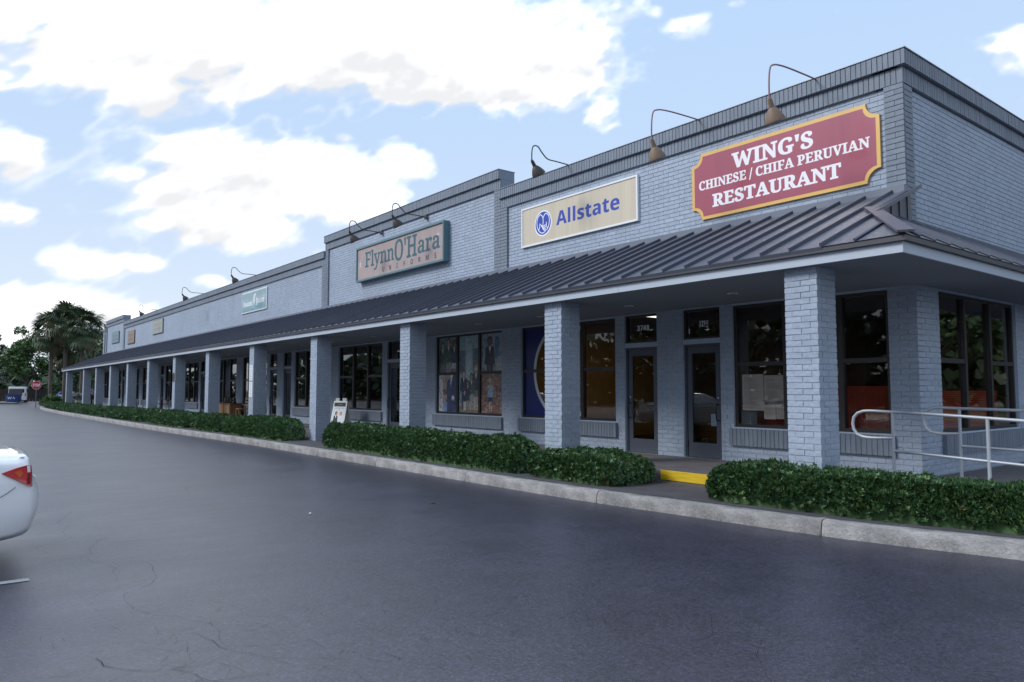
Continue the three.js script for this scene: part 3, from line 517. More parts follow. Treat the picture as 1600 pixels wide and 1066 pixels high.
{ // further signs along the parapet
  const t = thing('wall_sign', 'pale blue juice bar sign with white rim and white serif lettering', 'sign', null, [-27.85, 5.50, UPZ]), W = 3.19, H = .96;
  part('rim', rbox(-W / 2, W / 2, -H / 2, H / 2, 0, .05, .024), std(.62, .68, .70, .4), t);
  const tex = canvasTex(960, 288, (c, w, h) => {
    const r = rng(4); c.fillStyle = '#7f9aa4'; c.fillRect(0, 0, w, h); for (let i = 0; i < 160; i++) { c.fillStyle = ['rgba(60,120,130,.10)', 'rgba(170,185,190,.12)', 'rgba(140,150,160,.1)'][i % 3]; c.beginPath(); c.ellipse(r() * w, (i % 3 === 0 ? .75 : .3) * h + r() * h * .25, 30 + r() * 120, 8 + r() * 26, 0, 0, 7); c.fill(); }
    c.fillStyle = c.strokeStyle = '#dfe6ea'; fitText(c, 'Swami', w * .26, h * .58, w * .40, h * .26, 'bold SIZEpx serif', 2); fitText(c, 'Juice', w * .77, h * .52, w * .32, h * .28, 'bold SIZEpx serif', 2);
    c.fillStyle = 'rgba(215,225,230,.9)'; c.beginPath(); c.ellipse(w * .52, h * .42, 26, 78, 0, 0, 7); c.fill(); c.beginPath(); c.ellipse(w * .55, h * .22, 50, 18, -.6, 0, 7); c.fill(); c.fillRect(w * .515, h * .6, 10, 80);
  });
  part('face', planeUV(box(-W / 2 + .06, W / 2 - .06, -H / 2 + .06, H / 2 - .06, .03, .056), -W / 2 + .06, -H / 2 + .06, W - .12, H - .12), printed(W, H, tex), t);
  const smudge = (cols, seed) => canvasTex(512, 192, (c, w, h) => { const r = rng(seed); c.fillStyle = cols[0]; c.fillRect(0, 0, w, h); c.fillStyle = cols[1]; for (let l = 0; l < 2; l++) for (let x = 70; x < 440; x += 14 + r() * 22) c.fillRect(x, 40 + l * 70 + r() * 8, 8 + r() * 8, 34 + r() * 10); });
  const far = [['wall_sign', 'small tan sign with rounded corners and dark rim between two sign lamps', -45.4, 5.55, 2.65, .92, ['#8d8a80', '#66757a'], [.12, .16, .17]], ['wall_sign', 'dark red and tan shop sign next to the raised far parapet', -53.2, 5.33, 2.3, .95, ['#6f6456', '#4a2226'], [.16, .05, .05]], ['wall_sign', 'blue grey shop sign on the raised far parapet section', -58.9, 5.62, 2.8, .9, ['#5c7480', '#26414f'], [.05, .09, .12]]];
  far.forEach(([n, l, x, y, w, h, cols, rim], i) => { const s = thing(n, l, 'sign', null, [x, y, UPZ]); part('rim', rbox(-w / 2, w / 2, -h / 2, h / 2, 0, .06, .03), std(...rim, .5), s); part('face', planeUV(box(-w / 2 + .05, w / 2 - .05, -h / 2 + .05, h / 2 - .05, .04, .066), -w / 2 + .05, -h / 2 + .05, w - .1, h - .1), printed(w, h, smudge(cols, 20 + i)), s); });
}
// ------------------------------------------------------------------ sign lamps
function signLamp(x, style, label, tan) {
  const t = thing('sign_lamp', label, 'lamp', style === 'straight' ? 'lamps over the red restaurant sign' : null, [x, 0, 0]);
  const metal = tan ? std(.17, .115, .075, .6) : std(.050, .042, .040, .5, { metalness: .3 }), armM = tan ? std(.22, .12, .13, .5) : std(.07, .06, .06, .5, { metalness: .3 });
  let neck;
  if (style === 'straight') { part('arm', tube([[0, 6.57, -.2], [0, 6.56, .3], [0, 6.52, 1.0], [0, 6.48, 1.20], [0, 6.43, 1.29], [0, 6.30, 1.335], [0, 6.0, 1.35], [0, 5.90, 1.34]], .013, 60, 8), armM, t); neck = [0, 5.92, 1.345]; }
  else { const y = style === 'wall' ? 6.56 : 6.60, z = style === 'wall' ? -.05 : -.2; part('arm', tube([[0, y, z], [0, y + .01, .35], [0, y + .02, .62], [0, y + .13, .78], [0, y + .24, .90], [0, y + .22, 1.02], [0, y + .10, 1.06], [0, y - .12, 1.065]], .014, 60, 8), armM, t); neck = [0, y - .10, 1.065]; if (style === 'wall') part('wall_plate', new THREE.CylinderGeometry(.07, .07, .03, 16).rotateX(Math.PI / 2).translate(0, y, UPZ + .06), armM, t); }
  const tilt = style === 'straight' ? .42 : .62, head = new THREE.Group(); head.name = 'head'; head.position.set(...neck); head.rotation.x = tilt; head.scale.setScalar(.82); t.add(head);
  part('socket', new THREE.LatheGeometry([[0, .02], [.025, .02], [.03, 0], [.045, -.04], [.05, -.16], [.062, -.19]].map(p => new THREE.Vector2(...p)), 18), metal, head);
  part('shade', new THREE.LatheGeometry([[.058, -.17], [.085, -.20], [.125, -.26], [.165, -.34], [.185, -.40], [.19, -.43], [.184, -.428], [.16, -.345], [.12, -.27], [.08, -.21], [.05, -.18]].map(p => new THREE.Vector2(...p)), 28), metal, head);
  part('bulb', new THREE.SphereGeometry(.055, 14, 10).translate(0, -.30, 0), std(.75, .73, .66, .25), head);
}
signLamp(-1.36, 'straight', 'tan cone lamp on a bent arm over the right end of the red restaurant sign', true);
signLamp(-3.66, 'straight', 'tan cone lamp on a bent arm over the left end of the red restaurant sign', true);
signLamp(-7.27, 'goose', 'dark gooseneck lamp over the beige insurance sign', false);
signLamp(-13.4, 'wall', 'dark gooseneck lamp above the right half of the taupe uniform sign', false);
signLamp(-16.1, 'wall', 'dark gooseneck lamp above the left half of the taupe uniform sign', false);
signLamp(-27.5, 'goose', 'dark gooseneck lamp over the pale blue juice bar sign', false);
signLamp(-35.4, 'goose', 'dark gooseneck lamp on bare parapet between juice bar sign and tan sign', false);
signLamp(-45.4, 'goose', 'dark gooseneck lamp over the small tan sign with rounded corners', false);
// ------------------------------------------------------------------ prints and notices in the windows
const decal = (o = {}) => new THREE.MeshStandardMaterial({ roughness: .55, ...o });
function fig(c, x, y, s, hair, skin, top, bot, skirt) {          // a simple standing figure, feet at y, height s
  const u = s / 7.5; c.fillStyle = bot; if (skirt) { c.beginPath(); c.moveTo(x - u * .7, y - u * 3.6); c.lineTo(x + u * .7, y - u * 3.6); c.lineTo(x + u * 1.1, y - u * 2.2); c.lineTo(x - u * 1.1, y - u * 2.2); c.fill(); c.fillStyle = skin; c.fillRect(x - u * .6, y - u * 2.3, u * .45, u * 2.2); c.fillRect(x + u * .15, y - u * 2.3, u * .45, u * 2.2); } else { c.fillRect(x - u * .75, y - u * 3.7, u * .68, u * 3.7); c.fillRect(x + u * .07, y - u * 3.7, u * .68, u * 3.7); }
  c.fillStyle = top; c.beginPath(); c.moveTo(x - u * .95, y - u * 6); c.quadraticCurveTo(x, y - u * 6.5, x + u * .95, y - u * 6); c.lineTo(x + u * 1.25, y - u * 3.6); c.lineTo(x + u * .8, y - u * 3.5); c.lineTo(x + u * .7, y - u * 3.3); c.lineTo(x - u * .7, y - u * 3.3); c.lineTo(x - u * .8, y - u * 3.5); c.lineTo(x - u * 1.25, y - u * 3.6); c.fill();
  c.fillStyle = '#e6e8ee'; c.beginPath(); c.moveTo(x - u * .3, y - u * 6.2); c.lineTo(x + u * .3, y - u * 6.2); c.lineTo(x, y - u * 5.1); c.fill();
  c.fillStyle = hair; c.beginPath(); c.ellipse(x, y - u * 6.95, u * .62, u * .72, 0, 0, 7); c.fill(); c.fillStyle = skin; c.beginPath(); c.ellipse(x, y - u * 6.8, u * .43, u * .55, 0, 0, 7); c.fill();
}
{
  const [a, b] = WIN[2], m1 = a + (b - a) / 3, m2 = a + (b - a) * 2 / 3, f = .055, mid = 2.01;
  const panes = [
    ['three pupils in green and navy blazers', a + f, m1 - .04, mid + .035, WY1 - f, c => { c.fillStyle = '#5e7a78'; c.fillRect(0, 0, 300, 320); c.fillStyle = '#3c4f49'; c.fillRect(0, 200, 300, 120); fig(c, 60, 400, 360, '#2a2220', '#b58d78', '#2a3a34', '#5a5c60'); fig(c, 155, 400, 390, '#3a2a22', '#c49a84', '#24463a', '#8a8f90'); fig(c, 250, 400, 370, '#1c1512', '#8a6450', '#1d2238', '#b8bcc0', 1); }],
    ['a navy blazer with crest', a + f, m1 - .04, WY0 + f, mid - .035, c => { c.fillStyle = '#a98e80'; c.fillRect(0, 0, 300, 320); c.fillStyle = '#d6d3d4'; c.fillRect(0, 0, 70, 320); c.fillStyle = '#2b3560'; c.beginPath(); c.moveTo(130, 60); c.lineTo(230, 0); c.lineTo(300, 0); c.lineTo(300, 320); c.lineTo(110, 320); c.fill(); c.fillStyle = '#dfe3ea'; c.beginPath(); c.moveTo(190, 0); c.lineTo(230, 0); c.lineTo(190, 110); c.fill(); c.beginPath(); c.arc(232, 200, 24, 0, 7); c.fill(); c.fillStyle = '#c9a08c'; c.beginPath(); c.ellipse(100, 190, 34, 44, 0, 0, 7); c.fill(); c.fillStyle = '#6f4d38'; c.beginPath(); c.ellipse(104, 150, 36, 26, 0, 0, 7); c.fill(); c.fillStyle = '#7f97c4'; c.fillRect(70, 238, 66, 82); }],
    ['a group of pupils before tall white doors', m1 + .04, m2 - .04, WY0 + f, WY1 - f, c => { c.fillStyle = '#8fa9b2'; c.fillRect(0, 0, 300, 640); c.fillStyle = '#a9c0c8'; c.fillRect(105, 20, 80, 460); c.fillStyle = '#566a74'; c.fillRect(10, 120, 80, 190); c.fillRect(205, 110, 85, 200); c.fillStyle = '#7b6a55'; c.fillRect(0, 590, 300, 50); fig(c, 70, 620, 330, '#3a2a20', '#c8a08a', '#232433', '#3b3c44'); fig(c, 250, 625, 380, '#8c6b45', '#cfa68f', '#2a2a36', '#6c705e', 1); fig(c, 185, 620, 300, '#221a17', '#a87f68', '#3d4a40', '#9aa09a'); fig(c, 130, 615, 240, '#1c1614', '#94705c', '#2a2440', '#3a3440', 1); fig(c, 85, 625, 165, '#7a5a3c', '#d4ab94', '#20243c', '#d6d2cc'); }],
    ['a pupil in a dark pullover', m2 + .04, b - f, mid + .035, WY1 - f, c => { c.fillStyle = '#8c9ca4'; c.fillRect(0, 0, 300, 320); c.fillStyle = '#4d78a6'; c.fillRect(190, 30, 60, 190); c.fillStyle = '#b4aea6'; c.fillRect(220, 200, 80, 120); fig(c, 120, 470, 440, '#2e2320', '#6d4c3c', '#1a1c2c', '#1a1c2c'); }],
    ['a pupil in pale blue by a brick wall', m2 + .04, b - f, WY0 + f, mid - .035, c => { c.fillStyle = '#6e4a3e'; c.fillRect(0, 0, 300, 320); const r = rng(3); for (let y = 0; y < 320; y += 16) for (let x = -30; x < 300; x += 44) { c.fillStyle = ['#8d5f4e', '#7b5144', '#a1705b', '#b58a72'][Math.floor(r() * 4)]; c.fillRect(x + (y / 16 % 2) * 22, y, 40, 12); } fig(c, 130, 310, 270, '#b39a6c', '#cfa890', '#8fb2d8', '#26304f', 1); c.fillStyle = '#b39a6c'; c.fillRect(112, 55, 36, 75); }]];
  panes.forEach(([txt, x0, x1, y0, y1, draw]) => { const w = 300, h = Math.round(300 * (y1 - y0) / (x1 - x0)), t = canvasTex(w, h, (c) => { const H0 = (y1 - y0) > 1.5 ? 640 : 320, k = .24, sm = document.createElement('canvas'); sm.width = Math.round(300 * k); sm.height = Math.round(H0 * k); const d = sm.getContext('2d'); d.scale(k, k); draw(d); d.setTransform(1, 0, 0, 1, 0, 0); const r = rng(h + txt.length); for (let i = 0; i < 500; i++) { d.fillStyle = r() < .6 ? `rgba(15,18,25,${.10 + r() * .22})` : `rgba(190,195,200,${.05 + r() * .13})`; d.fillRect(r() * sm.width, r() * sm.height, 1 + r() * 4, 1 + r() * 5); } c.imageSmoothingEnabled = true; c.drawImage(sm, 0, 0, w, h); c.fillStyle = 'rgba(225,232,240,.14)'; c.fillRect(0, 0, w, h); }); const p = thing('window_poster', 'poster in the shop window showing ' + txt, 'poster', null, [(x0 + x1) / 2, (y0 + y1) / 2, -.0865]); part('print', new THREE.BoxGeometry(x1 - x0 - .006, y1 - y0 - .006, .002), decal({ map: t, roughness: .35 }), p); });
}
{ // blue film with a white ring on the office window
  const [a, b] = WIN[1], m1 = a + (b - a) / 3, m2 = a + (b - a) * 2 / 3, f = .055, y0 = WY0 + f, y1 = WY1 - f;
  const cx = -7.5, cy = (WY0 + WY1) / 2, R = 1.10;
  const film = thing('window_film', 'blue window film with a large white ring on the office window', 'window film');
  for (const [p, q] of [[a + f, m1 - .04], [m1 + .04, m2 - .04]]) for (const [s, e] of p < m1 ? [[y0, 1.975], [2.045, y1]] : [[y0, y1]]) {
    const pxm = 300, w = Math.round((q - p) * pxm), h = Math.round((e - s) * pxm);
    const t = canvasTex(w, h, c => { c.clearRect(0, 0, w, h); c.fillStyle = '#122468'; c.fillRect(0, 0, w, h); const X = (cx - p) * pxm, Y = (e - cy) * pxm; c.fillStyle = '#c3c8d0'; c.beginPath(); c.arc(X, Y, R * pxm, 0, 7); c.fill(); c.globalCompositeOperation = 'destination-out'; c.beginPath(); c.arc(X, Y, (R - .09) * pxm, 0, 7); c.fill(); });
    part('film_sheet', new THREE.PlaneGeometry(q - p - .004, e - s - .004).translate((p + q) / 2, (s + e) / 2, -.0875), decal({ map: t, transparent: true, alphaTest: .5, roughness: .3, side: THREE.DoubleSide }), film);
  }
}
{ // notices taped inside the restaurant window
  const page = (seed, w, h, logo) => canvasTex(200, Math.round(200 * h / w), (c, W, H) => { const r = rng(seed); c.fillStyle = '#e2e0e3'; c.fillRect(0, 0, W, H); c.fillStyle = 'rgba(70,70,80,.55)'; for (let y = 22; y < H - 16; y += 9) if (r() < .85) c.fillRect(18, y, 60 + r() * 100, 2.2); if (logo) { c.fillStyle = '#28402e'; c.fillRect(90, 40, 50, 50); c.fillStyle = '#9db0a0'; c.fillRect(100, 50, 14, 22); } });
  [[-2.72, 1.52, .42, .62, 0, 'wide white menu sheet taped in the restaurant window'], [-2.30, 1.56, .40, .50, 0, 'second white menu sheet beside the wide one in the restaurant window'], [-2.40, 1.22, .22, .30, 0, 'small plain notice below the menu sheets'], [-2.17, 1.23, .22, .30, 1, 'small notice with a dark green picture below the menu sheets'], [-2.80, 1.08, .30, .22, 0, 'small dark blue card low in the restaurant window'], [-3.52, 1.02, .16, .22, 0, 'pale blue sheet taped low on the glazed restaurant door']].forEach(([x, y, w, h, l, lab], i) => { const m = decal({ map: page(i + 3, w, h, l) }); if (i === 4) m.color.setRGB(.16, .22, .30); if (i === 5) m.color.setRGB(.75, .95, 1.1); const p = thing('paper_notice', lab, 'notice', null, [x, y, -.099]); part('sheet', new THREE.BoxGeometry(w, h, .0015), m, p); });
  // red net hung behind the lower panes
  const net = (parent, x0, x1, y0, y1, turn) => { const g = [], r = rng(12); for (let x = x0; x < x1; x += .035) g.push(box(x, x + .012, y0, y1, -.004 + r() * .006, .004)); for (let y = y0; y < y1; y += .035) g.push(box(x0, x1, y, y + .012, .0045 + r() * .002, .009)); const m = part('net_strands', g, std(.60, .09, .05, .8), parent); m.userData.kind = 'stuff'; };
  const n1 = thing('window_net', 'red plastic net hung behind the front restaurant window', 'net', null, [0, 0, -.32]); net(n1, -3.0, -.4, WY0 - .05, 1.62);
  const n2 = thing('window_net', 'red plastic net hung behind the side restaurant window', 'net', null, [FX - .32, 0, 0]); n2.rotation.y = Math.PI / 2; net(n2, .8, 3.8, WY0 - .05, 1.55);
}
{ // wooden counter inside the restaurant door
  const t = thing('wooden_counter', 'light wooden plank counter just inside the glazed restaurant door', 'counter', null, [-4.05, SW, -.50]), r = rng(15);
  const woodMap = dataTex(256, (u, v) => { const n = fbm(u * 3, v * 40, 4, 3), c = .62 + (n - .5) * .5; return [c, c * .72, c * .42]; }, true);
  for (let k = 0; k < 8; k++) part('plank', rbox(-.35, 1.0, k * .115, k * .115 + .110, -.03, 0, .006), std(.62 + r() * .2, .56 + r() * .12, .5, .6, { map: woodMap }), t);
  part('counter_top', rbox(-.38, 1.03, .93, .97, -.45, .03, .008), std(.3, .2, .1, .5), t);
  const bag = thing('paper_bag', 'white printed paper bag standing in front of the wooden counter', 'bag', null, [-3.95, SW, -.36]); part('bag_body', rbox(-.11, .11, 0, .26, -.05, .05, .01), std(.6, .58, .55, .8), bag); part('bag_handle', tube([[-.05, .26, 0], [-.04, .33, 0], [.04, .33, 0], [.05, .26, 0]], .005, 12, 5), std(.5, .48, .45, .8), bag);
}
// ------------------------------------------------------------------ ramp railings
{
  const steel = M.railing, R = .0205;
  const rail = (lab, xs, xe, z, h0, slope, posts, loopX) => {
    const t = thing('ramp_railing', lab, 'railing', 'pipe railings along the ramp', [0, 0, z]); const Y = x => h0 - Math.max(0, x - xs) * slope;
    part('top_rail', tube([[xe, Y(xe), 0], [lerp(xs, xe, .5), Y(lerp(xs, xe, .5)), 0], [xs, Y(xs), 0], [loopX + .12, Y(xs) - .003, 0], [loopX + .03, Y(xs) - .06, 0], [loopX, Y(xs) - .17, 0], [loopX + .03, Y(xs) - .28, 0], [loopX + .12, Y(xs) - .335, 0], [xs, Y(xs) - .34, 0]], R, 90, 10), steel, t);
    part('lower_rail', cyl([xs, Y(xs) - .50, 0], [xe, Y(xe) - .50, 0], R * .85), steel, t);
    for (const x of posts) part('post', cyl([x, .17, 0], [x, Y(x), 0], R), steel, t);
  };
  rail('silver pipe railing with looped end along the outer edge of the ramp', .22, 6.2, 1.2, 1.275, .05, [.22, 1.32, 3.0, 4.7, 6.2], -.31);
  rail('silver pipe railing with looped end along the wall side of the ramp', .62, 6.2, .15, 1.312, .022, [.62, 2.3, 4.2, 6.2], .16);
}
// ------------------------------------------------------------------ hedges
const leafMat = new THREE.MeshPhysicalMaterial({ roughness: .5, side: THREE.DoubleSide, transmission: 0, color: 0xffffff });
function rosette(seed, n, len, wid) {
  const r = rng(seed), pos = [], idx = [];
  for (let k = 0; k < n; k++) {
    const a = k / n * Math.PI * 2 + r() * .6, t = .25 + r() * .75, l = len * (.7 + r() * .5), w = wid * (.8 + r() * .4), ca = Math.cos(a), sa = Math.sin(a), ct = Math.cos(t), st = Math.sin(t);
    const P = (d, s, lift) => [ca * (d * ct) - sa * s - ca * lift * st, d * st + lift * ct, sa * (d * ct) + ca * s - sa * lift * st], b = pos.length / 3;
    pos.push(...P(0, 0, 0), ...P(l * .55, w * .5, .004), ...P(l * .62, 0, -.002), ...P(l * .55, -w * .5, .004), ...P(l, 0, -.004)); idx.push(b, b + 1, b + 2, b, b + 2, b + 3, b + 1, b + 4, b + 2, b + 2, b + 4, b + 3);
  }
  return rawGeo(pos, null, null, idx);
}
const rosFine = rosette(4, 7, .058, .024), rosMid = rosette(5, 6, .085, .04), rosFar = rosette(6, 5, .14, .07);
const coreMat = std(.064, .130, .045, .9);
function hedge(x0, x1, zb, top, dens, ros, label, seed, twigs = 0, endCut = 6) {
  const t = thing('hedge', label, 'hedge', 'clipped hedges along the kerb'), r = rng(seed), base = .166, L = x1 - x0;
  const cs = (x, th, k) => { // cross section point at angle th (0 front .. pi back) scaled by k
    const zf = kerbZ(x) - .36, c = (zf + zb) / 2, hd = (zf - zb) / 2, s = (x - (x0 + x1) / 2) / (L / 2), e = Math.pow(Math.max(0, 1 - Math.pow(Math.abs(s), endCut * L / 2)), .45), q = 1 / 2.6;
    const u = Math.sign(Math.cos(th)) * Math.pow(Math.abs(Math.cos(th)), q), v = Math.pow(Math.abs(Math.sin(th)), q);
    const bump = 1 + (fbm(x * 1.7 + seed, th * 1.9 + seed * 3, 4) - .5) * .42 + (fbm(x * 6 + seed, th * 6, 2) - .5) * .22;
    return [x, base + v * (top - base) * (.55 + .45 * e) * k * (.86 + .14 * bump) * (1 + (bump - 1) * .7), c + u * hd * (.62 + .38 * e) * k * (1 + (bump - 1) * .55)];
  };
  const pos = [], idx = [], nx = Math.ceil(L / .16), nt = 14;
  for (let i = 0; i <= nx; i++) for (let j = 0; j <= nt; j++) pos.push(...cs(x0 + .1 + (L - .2) * i / nx, Math.PI * j / nt, .84));
  for (let i = 0; i < nx; i++) for (let j = 0; j < nt; j++) { const a = i * (nt + 1) + j; idx.push(a, a + nt + 1, a + 1, a + 1, a + nt + 1, a + nt + 2); }
  for (const k of [0, nx]) for (let j = 1; j < nt; j++) idx.push(k * (nt + 1), k * (nt + 1) + j, k * (nt + 1) + j + 1);
  part('inner_growth', rawGeo(pos, null, null, idx), coreMat, t);
  const n = Math.round(L * dens), im = new THREE.InstancedMesh(ros, leafMat, n), m = new THREE.Matrix4(), q = new THREE.Quaternion(), q2 = new THREE.Quaternion(), up = new THREE.Vector3(0, 1, 0), nrm = new THREE.Vector3(), col = new THREE.Color();
  for (let i = 0; i < n; i++) {
    let x = x0 + r() * L, th = Math.PI * (r() * 1.04 - .02); const end = r() < .7 / L; if (end) x = r() < .5 ? x0 + r() * .1 : x1 - r() * .1;
    const k = (end ? r() : 1 - Math.pow(r(), 2) * .16) + (r() < .035 ? .16 * r() * r() : 0), p = cs(x, th, k), p2 = cs(x, th, k + .1);
    nrm.set((r() - .5) * .9 + (end ? (x < (x0 + x1) / 2 ? -1 : 1) : 0), p2[1] - p[1] + .055, p2[2] - p[2]).normalize(); nrm.x += (r() - .5) * .7; nrm.y += (r() - .3) * .6; nrm.z += (r() - .5) * .7; nrm.normalize();
    q.setFromUnitVectors(up, nrm).multiply(q2.setFromAxisAngle(up, r() * 6.28)); const s = .75 + r() * .55; m.compose(new THREE.Vector3(...p), q, new THREE.Vector3(s, s, s)); im.setMatrixAt(i, m);
    const y = r(), tn = .75 + .5 * r(); col.setRGB((.042 + .066 * y * y) * tn, (.088 + .088 * y) * tn, (.038 + .014 * y) * tn); if (r() < .006) col.setRGB(.10, .075, .03); im.setColorAt(i, col);
  }
  im.name = 'foliage'; im.userData.kind = 'stuff'; im.castShadow = im.receiveShadow = true; t.add(im);
  if (twigs) { const g = []; for (let i = 0; i < twigs; i++) { const x = x0 + .15 + r() * .9, th = .25 + r() * .8, a = cs(x, th, .80), b = cs(x + (r() - .5) * .18, th + (r() - .2) * .25, 1.0 + r() * .03); g.push(cyl(a, b, .004, .002, 4)); } const w = part('twigs', g, std(.16, .12, .10, .9), t); w.userData.kind = 'stuff'; }
  return t;
}
hedge(-1.24, 5.2, 2.25, .60, 3000, rosFine, 'low clipped hedge in front of the corner column with bare twigs at one end', 11, 90);
hedge(-4.72, -2.80, 2.25, .57, 3000, rosFine, 'short low hedge between the yellow step and the second column', 12, 30);
hedge(-12.55, -5.0, 2.66, .70, 2600, rosFine, 'long clipped hedge below the poster window', 13);
hedge(-20.0, -15.25, 2.72, .68, 1500, rosMid, 'clipped hedge in front of the sandwich board sign', 14);
hedge(-23.35, -20.9, 2.75, .68, 1100, rosMid, 'clipped hedge beside the column with the white vertical banners', 15);
hedge(-30.0, -24.3, 2.8, .66, 900, rosMid, 'clipped hedge in front of the furniture on the walkway', 16);
hedge(-32.6, -30.9, 2.9, .64, 700, rosFar, 'short square cut hedge beyond the walkway furniture', 17);
hedge(-45.6, -33.5, 2.9, .58, 420, rosFar, 'long hedge in front of the far shop doors', 18);
hedge(-57.6, -46.1, 2.9, .54, 420, rosFar, 'long hedge beyond the far shop doors', 19);
hedge(-69.0, -58.1, 2.7, .50, 420, rosFar, 'last low hedge at the open end of the walkway', 20);
{ // fallen leaves
  const r = rng(30), lg = rawGeo([0, 0, 0, .03, .006, .02, .07, .012, 0, .03, .006, -.02], null, null, [0, 1, 2, 0, 2, 3]);
  [[-4.06, 5.49, 'curled yellowish leaf lying on the asphalt near the kerb', [.40, .34, .14], 1.9], [-7.88, 7.73, 'small brown leaf on the open asphalt', [.12, .08, .05], 1.2], [-4.22, 7.24, 'pale dry leaf on the asphalt in mid lane', [.42, .40, .36], 1]].forEach(([x, z, l, c, s]) => { const o = thing('fallen_leaf', l, 'leaf', null, [x, .006, z]); o.rotation.y = r() * 6; o.scale.setScalar(s); part('blade', lg, std(...c, .8, { side: THREE.DoubleSide }), o); });
}
{ // painted stall line
  const t = struct('stall_line', new THREE.PlaneGeometry(.10, 5.2).rotateX(-Math.PI / 2).translate(-2.58, .0045, 12.95), std(.62, .62, .62, .7, { map: paintMap })); void t;
}
